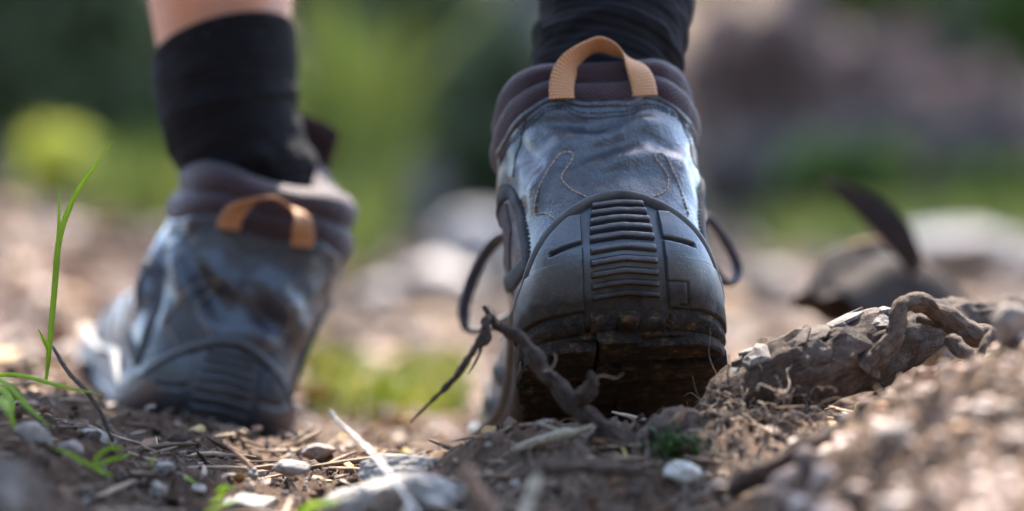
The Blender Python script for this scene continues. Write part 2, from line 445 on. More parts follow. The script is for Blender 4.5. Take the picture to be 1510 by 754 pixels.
c1 = k.ramp(n1.outputs[0], [(0.3, (0.030, 0.036, 0.048)), (0.7, (0.075, 0.085, 0.105))])
c2 = k.mix(k.ramp(k.noise(90, 6, 0.75).outputs[0], [(0.56, 0.0), (0.72, 0.6)]).outputs[0], c1.outputs[0], (0.16, 0.125, 0.10))
k.L(c2.outputs[0], k.b.inputs['Base Color']); setp(k, Roughness=0.4); k.b.inputs['Specular IOR Level'].default_value = 0.8
k.bump(n2.outputs[0], 0.0006, 0.5)
k = mat('rim_rubber')
n1 = k.noise(120, 6, 0.7)
k.L(k.ramp(n1.outputs[0], [(0.3, (0.05, 0.053, 0.06)), (0.7, (0.12, 0.122, 0.127))]).outputs[0], k.b.inputs['Base Color']); setp(k, Roughness=0.55)
k.bump(n1.outputs[0], 0.0006, 0.6)

# knitted fabric: cell pattern from uv (metres)
def knit(name, a, c, pitch, ratio, bd, rough=0.85, sheen=0.3):
    k = mat(name)
    suv = k.N('SeparateXYZ'); k.L(k.tc.outputs['UV'], suv.inputs[0])
    row = k.math('MULTIPLY', suv.outputs[1], 1 / (pitch * ratio))
    fl = k.math('FLOOR', row.outputs[0])
    off = k.math('MULTIPLY', fl.outputs[0], 0.5)
    cu = k.math('ADD', k.math('MULTIPLY', suv.outputs[0], 1 / pitch).outputs[0], off.outputs[0])
    su = k.math('ABSOLUTE', k.math('SINE', k.math('MULTIPLY', cu.outputs[0], math.pi).outputs[0]).outputs[0])
    sv = k.math('ABSOLUTE', k.math('SINE', k.math('MULTIPLY', row.outputs[0], math.pi).outputs[0]).outputs[0])
    hgt = k.math('MULTIPLY', k.math('POWER', su.outputs[0], 0.6).outputs[0], k.math('POWER', sv.outputs[0], 0.6).outputs[0])
    n1 = k.noise(60, 5)
    base = k.mix(n1.outputs[0], a, c)
    cc = k.mix(1.0, base.outputs[0], k.ramp(hgt.outputs[0], [(0.0, 0.25), (0.7, 1.0)]).outputs[0], 'MULTIPLY')
    k.L(cc.outputs[0], k.b.inputs['Base Color']); setp(k, Roughness=rough)
    k.b.inputs['Sheen Weight'].default_value = sheen
    k.b.inputs['Sheen Roughness'].default_value = 0.5
    k.bump(hgt.outputs[0], bd, 0.8)
    if sheen < .05: k.b.inputs['Specular IOR Level'].default_value = 0.12
    return k
knit('mesh_fabric', (0.036, 0.012, 0.022), (0.066, 0.025, 0.042), 0.0024, 0.62, 0.0014, 0.65, 0.15)
knit('webbing', (0.68, 0.31, 0.135), (0.80, 0.41, 0.19), 0.0015, 1.0, 0.0009, 0.6, 0.1)
knit('sock_knit', (0.009, 0.009, 0.011), (0.020, 0.019, 0.023), 0.0019, 2.2, 0.0011, 0.95, 0.02)
knit('lace', (0.035, 0.026, 0.04), (0.085, 0.065, 0.085), 0.0014, 0.7, 0.0004, 0.7, 0.2)
k = mat('tan_thread'); setp(k, Base_Color=(0.50, 0.36, 0.23, 1), Roughness=0.7)
k.L(k.ramp(k.noise(900, 3).outputs[0], [(0.3, (0.30, 0.2, 0.13)), (0.7, (0.52, 0.39, 0.27))]).outputs[0], k.b.inputs['Base Color'])
k = mat('black_thread')
k.L(k.ramp(k.noise(900, 3).outputs[0], [(0.3, (0.008, 0.009, 0.012)), (0.7, (0.025, 0.026, 0.03))]).outputs[0], k.b.inputs['Base Color']); setp(k, Roughness=0.6)
k = mat('skin')
n1 = k.noise(28, 5); n2 = k.noise(420, 4)
k.L(k.ramp(n1.outputs[0], [(0.3, (0.50, 0.205, 0.11)), (0.7, (0.62, 0.295, 0.175))]).outputs[0], k.b.inputs['Base Color'])
setp(k, Roughness=0.5); k.b.inputs['Subsurface Weight'].default_value = 0.115
k.b.inputs['Subsurface Radius'].default_value = (0.008, 0.003, 0.002); k.b.inputs['Subsurface Scale'].default_value = 0.6
k.bump(n2.outputs[0], 0.0006, 0.3)
k = mat('body_hair'); k.L(k.ramp(k.noise(50, 2).outputs[0], [(0.3, (0.12, 0.07, 0.04)), (0.7, (0.3, 0.2, 0.12))]).outputs[0], k.b.inputs['Base Color']); setp(k, Roughness=0.4)
k = mat('shorts_cloth'); k.L(k.ramp(k.noise(90, 5).outputs[0], [(0.3, (0.05, 0.055, 0.045)), (0.7, (0.09, 0.095, 0.08))]).outputs[0], k.b.inputs['Base Color']); setp(k, Roughness=0.9)

# ---------------------------------------------------------------- the ground
def H0(x, y):
    """large shape of the ground"""
    x = np.asarray(x, float); y = np.asarray(y, float)
    near = 1 - smooth(0.5, 2.5, y)
    z = 0.008 * fbm(x * 5 + 3.1, y * 5 + 1.7, 0.3, 3)
    # lip of matted earth in front of the toe of the raised boot
    z = z + 0.024 * np.exp(-((y + 0.035) / 0.055) ** 2) * smooth(-0.06, 0.01, x) * (1 - smooth(0.10, 0.16, x))
    # gravelly mound on the right, in front of the root; hollow behind it, bank again further back
    prof = smooth(-0.48, -0.115, y) * (1 - 0.72 * smooth(-0.115, -0.065, y)) + 0.46 * smooth(-0.05, 0.03, y)
    prof = prof * (1 - 0.65 * smooth(0.12, 0.7, y))
    z = z + 0.068 * smooth(0.030, 0.25, x) * prof
    # rise to the left, and a bank climbing behind the planted foot
    z = z + 0.030 * smooth(-0.10, -0.27, x) * near
    z = z + 0.100 * smooth(0.35, 2.2, y) * smooth(-0.05, -0.75, x) * (1 - smooth(2.5, 6, y))
    # gentle rise of the path, crest, then wooded hillside
    z = z + 0.085 * smooth(0.5, 3.2, y) + 0.03 * smooth(0.4, 2.0, y) * smooth(0.15, 0.7, x)
    z = z - 0.10 * smooth(3.3, 4.2, y)
    z = z + 0.22 * np.maximum(0, y - 4.4) * smooth(4.2, 7.0, y) * (1 - 0.8 * smooth(14, 60, y))
    z = z + 0.10 * fbm(x * 0.6, y * 0.6, 5.0, 3) * smooth(2.8, 6, y)
    z = z - (0.013 * smooth(-0.015, -0.10, y) + .05 * smooth(-.12, -.5, y)) * (1 - smooth(.07, .16, x)) * (1 - .4 * smooth(-.12, -.22, x)) * smooth(-3, -1, y)
    z = z + 0.008 * np.exp(-(((x + .13) / .09) ** 2 + ((y - .10) / .05) ** 2))
    # where the boots press in
    z = z - 0.016 * np.exp(-(((x - 0.035) / 0.05) ** 2 + ((y - 0.16) / 0.11) ** 2))
    return z

def H(x, y):
    x = np.asarray(x, float); y = np.asarray(y, float)
    z = H0(x, y)
    f = 1 - smooth(0.8, 2.5, np.abs(y + 0.3))
    lump = fbm(x * 38, y * 38, 1.0, 4, 0.55)
    crumb = np.abs(fbm(x * 120 + 5, y * 120, 2.0, 3, 0.6))
    z = z + f * (0.0048 * lump + 0.0042 * crumb) + 0.01 * (1 - f) * fbm(x * 7, y * 7, 0, 3)
    return z

def axis(fine0, fine1, step, grow, lo, hi, ease=None):
    a = list(np.arange(fine0, fine1 + 1e-9, step))
    s = step; p = a[-1]
    while p < hi: s *= grow; p += s; a.append(p)
    s = step; p = a[0]; b = []
    while p > lo: s *= grow; p -= s; b.append(p)
    return np.array(b[::-1] + a)
gx = axis(-0.30, 0.30, 0.0017, 1.045, -70, 70)
gy = axis(-0.26, 0.16, 0.0017, 1.03, -30, 140)
GX, GY = np.meshgrid(gx, gy, indexing='ij')
gv = np.stack([GX, GY, H(GX, GY)], -1).reshape(-1, 3)
ground = mk('ground', gv, grid_faces(len(gx), len(gy)), MATS['soil'])
tag(ground, 'brown stony earth of the forest path', 'ground', kind='structure')

def G(px, py, d0=0.7, d1=40.0):
    """where the ray through px, py meets the ground -> point, distance"""
    d = d0 * (d1 / d0) ** np.linspace(0, 1, 3000)
    x = (px - 755) / 755 * TANH * d; z = CAM[2] - (py - 377) / 755 * TANH * d
    hit = np.nonzero(H(x, CAM[1] + d) > z)[0]
    i = hit[0] if len(hit) else len(d) - 1
    return np.array([x[i], CAM[1] + d[i], z[i]]), d[i]

# ---------------------------------------------------------------- boots
def pchip(xk, yk, x):
    xk = np.asarray(xk, float); yk = np.asarray(yk, float)
    h = np.diff(xk); sh = (-1,) + (1,) * (yk.ndim - 1)
    dl = np.diff(yk, axis=0) / h.reshape(sh)
    m = np.zeros_like(yk)
    a, b_ = dl[:-1], dl[1:]
    with np.errstate(divide='ignore', invalid='ignore'):
        hm = np.where(a * b_ > 0, 2 * a * b_ / (a + b_), 0)
    m[1:-1] = np.nan_to_num(hm); m[0] = dl[0]; m[-1] = dl[-1]
    i = np.clip(np.searchsorted(xk, x) - 1, 0, len(xk) - 2)
    t = ((x - xk[i]) / h[i]).reshape(sh); hh = h[i].reshape(sh)
    return (2*t**3-3*t**2+1)*yk[i] + (t**3-2*t**2+t)*hh*m[i] + (-2*t**3+3*t**2)*yk[i+1] + (t**3-t**2)*hh*m[i+1]

# half outlines (x, y) from the back of the heel to the tip of the toe at several heights
LEV_Z = [-0.01, 0.012, 0.03, 0.05, 0.075, 0.10, 0.13, 0.18]
LEV = [
 [(0,.021),(.022,.023),(.034,.031),(.0395,.051),(.037,.09),(.038,.14),(.046,.19),(.042,.24),(.025,.268),(0,.280)],
 [(0,.0085),(.0235,.0118),(.0365,.0225),(.0415,.045),(.039,.09),(.040,.14),(.047,.19),(.043,.24),(.026,.271),(0,.283)],
 [(0,.0012),(.0235,.005),(.0365,.0182),(.0415,.045),(.040,.09),(.041,.14),(.046,.19),(.041,.235),(.024,.266),(0,.278)],
 [(0,.005),(.0235,.008),(.037,.021),(.0432,.046),(.043,.085),(.0405,.13),(.043,.175),(.036,.215),(.02,.245),(0,.256)],
 [(0,.009),(.0238,.012),(.038,.024),(.0448,.048),(.044,.078),(.039,.105),(.035,.132),(.027,.155),(.015,.172),(0,.178)],
 [(0,.012),(.024,.015),(.038,.026),(.0448,.048),(.0435,.074),(.038,.096),(.032,.115),(.023,.130),(.012,.139),(0,.142)],
 [(0,.014),(.0225,.017),(.035,.026),(.0412,.046),(.040,.068),(.035,.088),(.0285,.104),(.021,.116),(.0115,.123),(0,.125)],
 [(0,.012),(.018,.015),(.028,.024),(.033,.042),(.032,.058),(.029,.075),(.024,.089),(.018,.100),(.010,.107),(0,.109)]]
TZ = np.arange(-0.010, 0.1801, 0.001)
AS = np.arange(0, 0.3601, 0.001)
_ctl = pchip(LEV_Z, np.array(LEV), TZ)
TAB = np.zeros((len(TZ), len(AS), 2)); LEN = np.zeros(len(TZ))
for i, c in enumerate(_ctl):
    full = np.concatenate([[[-c[1, 0], c[1, 1]]], c, [[-c[-2, 0], c[-2, 1]]]])
    n = len(c); t = np.linspace(0, n - 1, 500); j = np.clip(t.astype(int), 0, n - 2); f = (t - j)[:, None]
    p0, p1, p2, p3 = full[j], full[j+1], full[j+2], full[j+3]
    q = 0.5 * (2*p1 + (p2-p0)*f + (2*p0-5*p1+4*p2-p3)*f**2 + (3*p1-p0-3*p2+p3)*f**3)
    s = np.concatenate([[0], np.cumsum(np.linalg.norm(np.diff(q, axis=0), axis=1))])
    LEN[i] = s[-1]
    TAB[i, :, 0] = np.interp(AS, s, q[:, 0]); TAB[i, :, 1] = np.interp(AS, s, q[:, 1])

def S0(a, z):
    a, z = np.broadcast_arrays(np.asarray(a, float), np.asarray(z, float))
    zi = np.clip((z - TZ[0]) / 0.001, 0, len(TZ) - 1.001); ai = np.clip(np.abs(a) / 0.001, 0, len(AS) - 1.001)
    i = zi.astype(int); j = ai.astype(int); fz = (zi - i)[..., None]; fa = (ai - j)[..., None]
    p = (TAB[i, j]*(1-fa) + TAB[i, j+1]*fa)*(1-fz) + (TAB[i+1, j]*(1-fa) + TAB[i+1, j+1]*fa)*fz
    sg = np.where(a < 0, -1.0, 1.0)
    return np.stack([p[..., 0] * sg, p[..., 1], z], -1)
def Lz(z): return np.interp(z, TZ, LEN)

class BootShape:
    def __init__(s, side, crease, twist=0.0, shear=0.0, flex=0.0):
        s.twist, s.shear, s.flex = twist, shear, flex
        s.side, s.crease = side, crease          # side +1: right foot (toe bends towards -x)
    def disp(s, a, z):
        """soft creases in the leather"""
        m = smooth(0.045, 0.07, z) * (1 - smooth(0.26, 0.3, np.abs(a)))
        w = 0.0013 * fbm(a * 55, z * 55, s.side * 3.0, 3)
        c = 0
        for (a0, z0, ang, ln, wd, am) in s.crease:
            da, dz = a - a0, z - z0
            u = da * math.cos(ang) + dz * math.sin(ang); v = -da * math.sin(ang) + dz * math.cos(ang)
            v = v + 0.25 * u * u / 0.02 * 0.3
            c = c + 1.6 * am * np.exp(-(u / ln) ** 2 - (v / wd) ** 2)
        return m * (w + c)
    def P(s, a, z, off=0.0, wr=1.0):
        a, z, off = np.broadcast_arrays(np.asarray(a, float), np.asarray(z, float), np.asarray(off, float))
        e = 0.0012
        d1 = S0(a + e, z) - S0(a - e, z); d2 = S0(a, z + e) - S0(a, z - e)
        n = np.cross(d1, d2); n /= np.linalg.norm(n, axis=-1, keepdims=True) + 1e-12
        p = S0(a, z)
        p = p + n * (off + wr * s.disp(a, z))[..., None]
        p = p.copy()
        p[..., 0] += -s.side * 0.011 * smooth(0.10, 0.27, p[..., 1])
        return s.warp(p)
    def warp(s, p):
        """the shaft of a worn boot twists and leans on its sole"""
        p = np.array(p)
        t = p[..., 1] - .150; t = np.where(t > .05, t - .025, np.maximum(t, 0) ** 2 / .1)
        p[..., 2] = p[..., 2] + s.flex * t          # toes bent up against the ground
        w = smooth(.035, .11, p[..., 2]); a = R(s.twist) * w
        x, y = p[..., 0], p[..., 1] - .055
        p[..., 0], p[..., 1] = x * np.cos(a) - y * np.sin(a) + s.shear * w, x * np.sin(a) + y * np.cos(a) + .055
        return p

def strip_patch(shape, A, Z, off, edge=0.0008, wr=1.0):
    """sheet on the boot's side: A, Z grids (n, m); raised by off with edges turned down into the upper"""
    n, m = A.shape
    O = np.broadcast_to(np.asarray(off, float), A.shape).copy()
    pad = lambda X, e=False: np.pad(X, 1, mode='edge')
    A2, Z2, O2 = pad(A), pad(Z), pad(O)
    O2[0, :] = O2[-1, :] = -edge; O2[:, 0] = O2[:, -1] = -edge
    P = shape.P(A2, Z2, O2, wr)
    return P.reshape(-1, 3), grid_faces(n + 2, m + 2), np.stack([A2, Z2], -1).reshape(-1, 2)

def band(shape, path, width, off, n=60, m=7, round_=True):
    """ribbon of constant width along a path of (a, z) points"""
    C = catmull(np.array(path, float), n)
    T = np.gradient(C, axis=0); T /= np.linalg.norm(T, axis=1, keepdims=True)
    Nn = np.stack([-T[:, 1], T[:, 0]], 1)
    w = np.linspace(-0.5, 0.5, m)
    wd = np.broadcast_to(np.asarray(width, float), (n,))
    A = C[:, :1] + Nn[:, :1] * w * wd[:, None]; Z = C[:, 1:] + Nn[:, 1:] * w * wd[:, None]
    o = off * (np.sqrt(np.clip(1 - (2 * w) ** 2 * 0.8, 0, 1)) if round_ else np.ones(m))
    return strip_patch(shape, A, Z, np.broadcast_to(o, A.shape))

def stitches(shape, path, pitch, ln, rad, off, wr=1.0):
    C = catmull(np.array(path, float), 600)
    P = shape.P(C[:, 0], C[:, 1], off, wr)
    s = np.concatenate([[0], np.cumsum(np.linalg.norm(np.diff(P, axis=0), axis=1))])
    acc = Acc()
    g = np.random.default_rng(5)
    for q in np.arange(0, s[-1] - ln, pitch):
        tt = q + np.array([0, .33, .67, 1]) * ln + g.uniform(-.1, .1) * ln
        pts = np.stack([np.interp(tt, s, P[:, i]) for i in range(3)], 1)
        acc.add(tube(pts, [rad * .7, rad, rad, rad * .7], 5, n=6))
    return acc

def cap_top0(a):
    return np.interp(np.abs(a), [0, .006, .012, .018, .024, .030, .037, .045, .055, .070, .09, .12, .16, .2, .24, .29, .36],
                     [.0562, .0552, .0532, .0498, .0452, .0400, .0325, .0240, .0190, .0215, .0285, .0280, .0235, .0245, .026, .029, .031])
def leather_top(a):
    a = np.abs(a)
    k = [0, .008, .013, .018, .024, .032, .045, .058, .08, .10, .13, .16, .40]
    z = [.1080, .1085, .1102, .1138, .1145, .1120, .1080, .1060, .1060, .109, .118, .128, .13]
    return pchip(k, z, np.minimum(a, .39))

def make_boot(label, M, side, crease, sharp, marks, twist=0.0, shear=0.0, flex=0.0, collar_up=0.0, side_up=0.0, side_mat='rubber'):
    cap_top = lambda a: cap_top0(a) + side_up * smooth(.045, .075, np.abs(a))
    sh = BootShape(side, crease, twist, shear, flex)
    root = empty('hiking_boot', M)
    tag(root, label, 'boot', 'pair of hiking boots')
    # upper: leather shell
    nt, nv = 360 if sharp else 220, 90 if sharp else 60
    t = np.linspace(-1, 1, nt, endpoint=False)
    La = Lz(0.105)
    ztop = leather_top(t * La)
    v = np.linspace(0, 1, nv)
    Z = 0.004 + (ztop[:, None] - 0.004) * v[None]
    A = t[:, None] * Lz(Z)
    off = np.zeros_like(Z); off[:, -1] = -0.001; off[:, -2] = 0.0004
    P = sh.P(A, Z, off)
    upper = mk('upper', P.reshape(-1, 3), grid_faces(nt, nv, cu=True), MATS['leather'], root, np.stack([A, Z], -1).reshape(-1, 2))
    # padded collar: two soft rolls, turned inwards
    prof = np.array([(-.0015, -.10), (.0012, .0), (.0034, .14), (.0040, .28), (.0028, .40), (.0010, .46), (.0022, .53), (.0040, .66), (.0036, .80),
                     (.0012, .92), (-.003, .985), (-.0075, 1.0), (-.012, .96), (-.0155, .84), (-.0165, .55), (-.016, .1), (-.015, -.6)])
    pp = catmull(prof, 60)
    aa = t * La
    ctop = pchip([0, .012, .03, .05, .075, .10, .13, .16, .4], [.1315, .1320, .1345, .1355, .134, .136, .146, .158, .16], np.minimum(np.abs(aa), .39))
    ctop = ctop + collar_up
    hgt = ctop - ztop
    Zc = ztop[:, None] + pp[None, :, 1] * hgt[:, None]
    Ac = t[:, None] * Lz(np.minimum(Zc, .17))
    wob = 0.0007 * fbm(aa * 60, 2.0, side, 3)[:, None]
    # the rolls fade towards the back centre, where the cloth is a single flatter pad
    oc = pp[None, :, 0] + wob
    Pc = sh.P(Ac, Zc, oc, 0.0)
    arc = np.concatenate([[0], np.cumsum(np.linalg.norm(np.diff(pp * [1, .03], axis=0), axis=1))])
    collar = mk('collar', Pc.reshape(-1, 3), grid_faces(nt, 60, cu=True), MATS['mesh_fabric'], root,
                np.stack([Ac, np.broadcast_to(arc, Ac.shape)], -1).reshape(-1, 2))
    # tongue rising at the front
    tt = np.linspace(-1, 1, 31); tv = np.linspace(0, 1, 24)
    TT, TV = np.meshgrid(tt, tv, indexing='ij')
    ty = 0.150 - 0.036 * TV + 0.004 * np.sin(TV * 3) - 0.014 * TT ** 2
    tz = 0.10 + 0.075 * TV - 0.006 * TT ** 4 * TV
    tx = 0.029 * TT
    thick = 0.0055 * np.sqrt(np.clip(1 - TT ** 6, 0, 1)) * np.sqrt(np.clip(1 - TV ** 8, 0, 1)) + 0.0008
    f0 = np.stack([tx, ty + thick, tz], -1); f1 = np.stack([tx, ty - thick, tz], -1)
    Pt = np.concatenate([f0, f1[::-1]], 0); Pt[..., 0] -= side * 0.003; Pt = sh.warp(Pt)
    mk('tongue', Pt.reshape(-1, 3), grid_faces(62, 24, cu=True), MATS['mesh_fabric'], root, np.stack([np.concatenate([tx, tx[::-1]]), np.concatenate([tz, tz[::-1]])], -1).reshape(-1, 2))
    # laces across the throat and hanging loops
    for i in range(5):
        z0 = 0.078 + 0.0125 * i
        a1 = Lz(z0)
        l = np.array([sh.P(-(a1 - .03), z0, .003), sh.P(-(a1 - .012), z0 + .004, .006), sh.P(a1 - .001, z0 + .007, .007), sh.P(a1 - .012, z0 + .010, .006), sh.P(a1 - .03, z0 + .013, .003)])
        vv, ff = tube(l, .0022, 8, n=25)
        mk('lace', vv, ff, MATS['lace'], root, uv=np.stack([np.tile(np.arange(8) * .0017, 27), np.repeat(np.arange(27) * .003, 8)], 1))
    for pts in marks.get('lace_loops', []):
        vv, ff = tube(pts, .0029, 10, .12, 2.0, n=60, flatten=.55)
        mk('lace_loop', vv, ff, MATS['lace'], root, uv=np.stack([np.tile(np.arange(10) * .0014, 62), np.repeat(np.arange(62) * .0025, 10)], 1))
    # pull loop of tan webbing: flat on the heel at both ends, turned over at the top
    lc, lw = 0.0185, 0.0112
    nL = 80; s = np.linspace(0, 1, nL)
    bx, by, bz = marks['loop']              # height above its seam, lean back, sideways lean
    th = math.pi * s
    cx = -np.sign(np.cos(th)) * np.abs(np.cos(th)) ** 1.4 * lc
    yb0 = S0(lc, .108)[1]
    up = np.sin(th) ** 0.82
    cz = 0.1092 + bx * up
    cy = yb0 - 0.0045 - by * up - 0.0012
    cx = cx + bz * up
    C = sh.warp(np.stack([cx, cy, cz], 1))
    T = np.gradient(C, axis=0); T /= np.linalg.norm(T, axis=1, keepdims=True)
    k = np.sin(th) ** 1.5
    Wd = np.stack([(1 - k) * 1.0, k * 0.95, -0.10 * k], 1)
    Wd -= T * (Wd * T).sum(1, keepdims=True); Wd /= np.linalg.norm(Wd, axis=1, keepdims=True)
    # the legs face outward: keep the width vector running the same way through the turn
    for i in range(1, nL):
        if Wd[i] @ Wd[i-1] < 0: Wd[i] *= -1
    Nn = np.cross(T, Wd)
    w = np.linspace(-.5, .5, 11)
    lay = []
    for sgn in (1, -1):
        lay.append(C[:, None] + Wd[:, None] * (w * lw)[None, :, None] + sgn * Nn[:, None] * (0.00075 * np.sqrt(1 - (1.96 * w) ** 2 * .9))[None, :, None])
    Pl = np.concatenate([lay[0], lay[1][:, ::-1]], 1)
    sl = np.concatenate([[0], np.cumsum(np.linalg.norm(np.diff(C, axis=0), axis=1))])
    uv = np.stack([np.broadcast_to(np.concatenate([w, w[::-1]]) * lw, (nL, 22)), np.broadcast_to(sl[:, None], (nL, 22))], -1)
    mk('pull_loop', Pl.reshape(-1, 3), grid_faces(nL, 22, cv=True), MATS['webbing'], root, uv.reshape(-1, 2))
    # leather tab edge covering the loop's ends with black seam
    top_path = [(a, float(leather_top(np.array([a]))[0]) - .0012) for a in np.linspace(-.066, .066, 61)]
    vv, ff, uv = band(sh, top_path, .0030, .0013, 160, 7)
    mk('edge_binding', vv, ff, MATS['leather'], upper, uv)
    for dz in (.0042, .0062):
        stitches(sh, [(a, z - dz) for a, z in top_path], .0021, .0015, .00035, .0003).build('edge_stitching', MATS['black_thread'], upper)
    # side trim: curved worn leather band round a mesh window, and suede straps running forward
    for sg in (-1, 1):
        arcp = [(sg * .085, .078), (sg * .070, .0815), (sg * .058, .0795), (sg * .0515, .071), (sg * .0495, .060), (sg * .049, .047), (sg * .052, .034)]
        vv, ff, uv = band(sh, arcp, .0062, .0017, 70, 7); mk('trim_band', vv, ff, MATS['suede'], upper, uv)
        stitches(sh, [(p[0] - sg * .0045 if i > 2 else p[0], p[1] + (.0045 if i <= 2 else 0)) for i, p in enumerate(arcp)], .0022, .0015, .0004, .0004).build('seam', MATS['black_thread'], upper)
        n, m = 16, 16
        U, V = np.meshgrid(np.linspace(0, 1, n), np.linspace(0, 1, m), indexing='ij')
        Aw = sg * (.0615 + .03 * U); Zw = .055 + .0215 * V - .012 * U * (1 - V) + .006 * (1 - U) * (1 - V)
        vv, ff, uv = strip_patch(sh, Aw, Zw, .0006); mk('mesh_window', vv, ff, MATS['mesh_fabric'], upper, uv)
        for pth, wd in (([(sg * .050, .0365), (sg * .066, .041), (sg * .085, .047), (sg * .11, .060), (sg * .13, .078)], .0085),
                        ([(sg * .056, .028), (sg * .075, .0265), (sg * .10, .033), (sg * .13, .045), (sg * .155, .06)], .0075),
                        ([(sg * .115, .022), (sg * .14, .028), (sg * .17, .04), (sg * .19, .055)], .010),
                        ([(sg * .15, .022), (sg * .18, .028), (sg * .205, .038), (sg * .22, .05)], .011)):
            vv, ff, uv = band(sh, pth, wd, .0016, 60, 7); mk('side_strap', vv, ff, MATS['suede'], upper, uv)
        vv, ff, uv = band(sh, [(sg * .26, .035), (sg * .275, .038), (sg * .30, .04)], .02, .0014, 30, 7); mk('toe_guard', vv, ff, MATS['suede'], upper, uv)
        # slanting seam from the collar to the trim band
        stitches(sh, [(sg * .036, .1075), (sg * .0415, .098), (sg * .047, .089), (sg * .0505, .0825)], .0017, .0015, .0004, .0002).build('seam', MATS['black_thread'], upper)
    for path in marks.get('tan', []):
        stitches(sh, path, .00225, .0018, .00038, .0003).build('tan_stitching', MATS['tan_thread'], upper)
    # midsole with heel cup
    nt2, nv2 = 420, 40
    t = np.linspace(-1, 1, nt2, endpoint=False)
    # finer sampling at the heel
    t = np.sign(t) * (0.55 * np.abs(t) + 0.45 * np.abs(t) ** 3)
    v = np.linspace(0, 1, nv2)
    a0 = t * Lz(.02)
    top = cap_top(a0)
    Z = -0.0035 + (top[:, None] + 0.0035) * v[None]
    A = t[:, None] * Lz(Z)
    base = 0.0032 + 0.0012 * smooth(.03, 0, Z)
    edge = np.minimum(np.minimum(v / .06, 1), np.minimum((1 - v) / .05, 1))[None]
    o = base * np.sqrt(np.clip(edge, 0, 1)) - 0.003 * smooth(.002, -.0035, Z) - 0.0005 * (edge <= 0)
    o = o + 0.0006 * np.sin(Z / .0045 * 2 * math.pi) * smooth(.05, .09, np.abs(A)) * (1 - smooth(.015, .02, Z))
    P = sh.P(A, Z, o, 0.0)
    # flat underside
    ctr = P[:, :1].copy(); ctr[..., 0] = -side * 0.011 * smooth(0.10, 0.27, ctr[..., 1])
    Pm = np.concatenate([ctr, P], 1)
    uvm = np.stack([np.pad(A, ((0, 0), (1, 0)), mode='edge'), np.pad(Z, ((0, 0), (1, 0)), mode='edge')], -1)
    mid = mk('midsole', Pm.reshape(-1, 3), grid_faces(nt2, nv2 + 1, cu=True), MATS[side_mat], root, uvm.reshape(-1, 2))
    # rim along the upper edge of the heel cup
    rp = [(a, float(cap_top(a)) - .0004) for a in np.linspace(-.22, .22, 221)]
    vv, ff, uv = band(sh, rp, .0042, .0062, 420, 9)
    mk('rim', vv, ff, MATS['rim_rubber'], mid, uv)
    # raised panels either side of the ribs (a slit runs into each)
    hb = 0.0152
    for sg in (-1, 1):
        n, m = (130, 120) if sharp else (60, 60)
        U, V = np.meshgrid(np.linspace(0, 1, n), np.linspace(0, 1, m), indexing='ij')
        ain = hb + .0008 + .0006 * (1 - V)
        topm = cap_top(hb + .0015) - .0045
        Zp = 0.0045 + (topm - .0045) * V
        # outer limit: where the cup's edge comes down to this height
        ag = np.linspace(0, .12, 600); zg = cap_top(ag)
        aout = np.interp(-(Zp + .0032), -zg, ag); aout = np.minimum(aout, .062 - .25 * Zp)
        Ap = ain + (np.maximum(aout, ain + .001) - ain) * U
        o = 0.0058 * np.clip(np.minimum(np.minimum(U / .03, (1 - U) / .05), np.minimum(V / .05, (1 - V) / .03)), 0, 1) ** .4
        sl = 0.0315 - .10 * (Ap - hb) if sg > 0 else 0.0308 - .13 * (Ap - hb)
        slit = np.exp(-((Zp - sl) / .0008) ** 4) * (1 - smooth(.0285, .0300, Ap))
        o = o - 0.0036 * slit
        if sg > 0:      # square notch low on this side
            e = np.maximum(np.abs(Ap - .0205) / .0048, np.abs(Zp - .0115) / .0045)
            o = o - 0.0010 * np.exp(-((e - 1) / .10) ** 2) * ((Zp > .0122) | (Ap > .0215))
        o = np.maximum(o, .001)
        vv, ff, uv = strip_patch(sh, sg * Ap, Zp, o, -0.001, 0.0)
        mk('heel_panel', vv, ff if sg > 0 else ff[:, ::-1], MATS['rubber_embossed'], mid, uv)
    # ribs down the middle of the heel
    nr = 10
    for i in range(nr):
        z1 = 0.0095 + (0.0525 - .0095) / nr * i; pz = (0.0525 - .0095) / nr
        hw = hb - 0.0008 - 0.0040 * (i / nr) ** 2.5
        U, V = np.meshgrid(np.linspace(-1, 1, 41), np.linspace(0, 1, 9), indexing='ij')
        Ar = U * hw; Zr = z1 + pz * (.0 + .76 * V) + 0.0011 * (1 - np.abs(U)) - .0004
        o = 0.0062 * np.clip(np.minimum((1 - np.abs(U)) / .06, np.minimum(V / .2, (1 - V) / .35)), 0, 1) ** .45
        o = np.maximum(o, .0025) + .0002 * fbm(U * 3 + i, V * 2, 1.0, 2)
        vv, ff, uv = strip_patch(sh, Ar, Zr, o, -0.001, 0.0)
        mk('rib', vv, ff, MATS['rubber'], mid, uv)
    # rounded heel lip under the ribs
    U, V = np.meshgrid(np.linspace(-1, 1, 181), np.linspace(0, 1, 14), indexing='ij')
    Al = U * .058; Zl = -0.0032 + .0100 * V - .002 * (np.abs(U) > 2)
    o = 0.0054 * np.sqrt(np.clip(1 - (2 * V - 1) ** 2 * .92, 0, 1)) * np.sqrt(np.clip((1 - np.abs(U)) / .1, .05, 1)) + .0007 * fbm(U * 9, V * 3, 2.2, 3)
    gr = np.exp(-((np.abs(np.abs(Al) - .0165)) / .0011) ** 4)
    o = o - .004 * gr * (Al < 0) - .0015 * gr * (Al > 0)
    vv, ff, uv = strip_patch(sh, Al, Zl, o, -0.001, 0.0)
    mk('heel_lip', vv, ff, MATS['tread_mud'], mid, uv)
    # outsole plate with lugs
    out = [(a, 0) for a in ()]
    yy = np.linspace(0, 1, 200)
    o2 = S0(np.linspace(0, Lz(0.0), 260), 0.0)
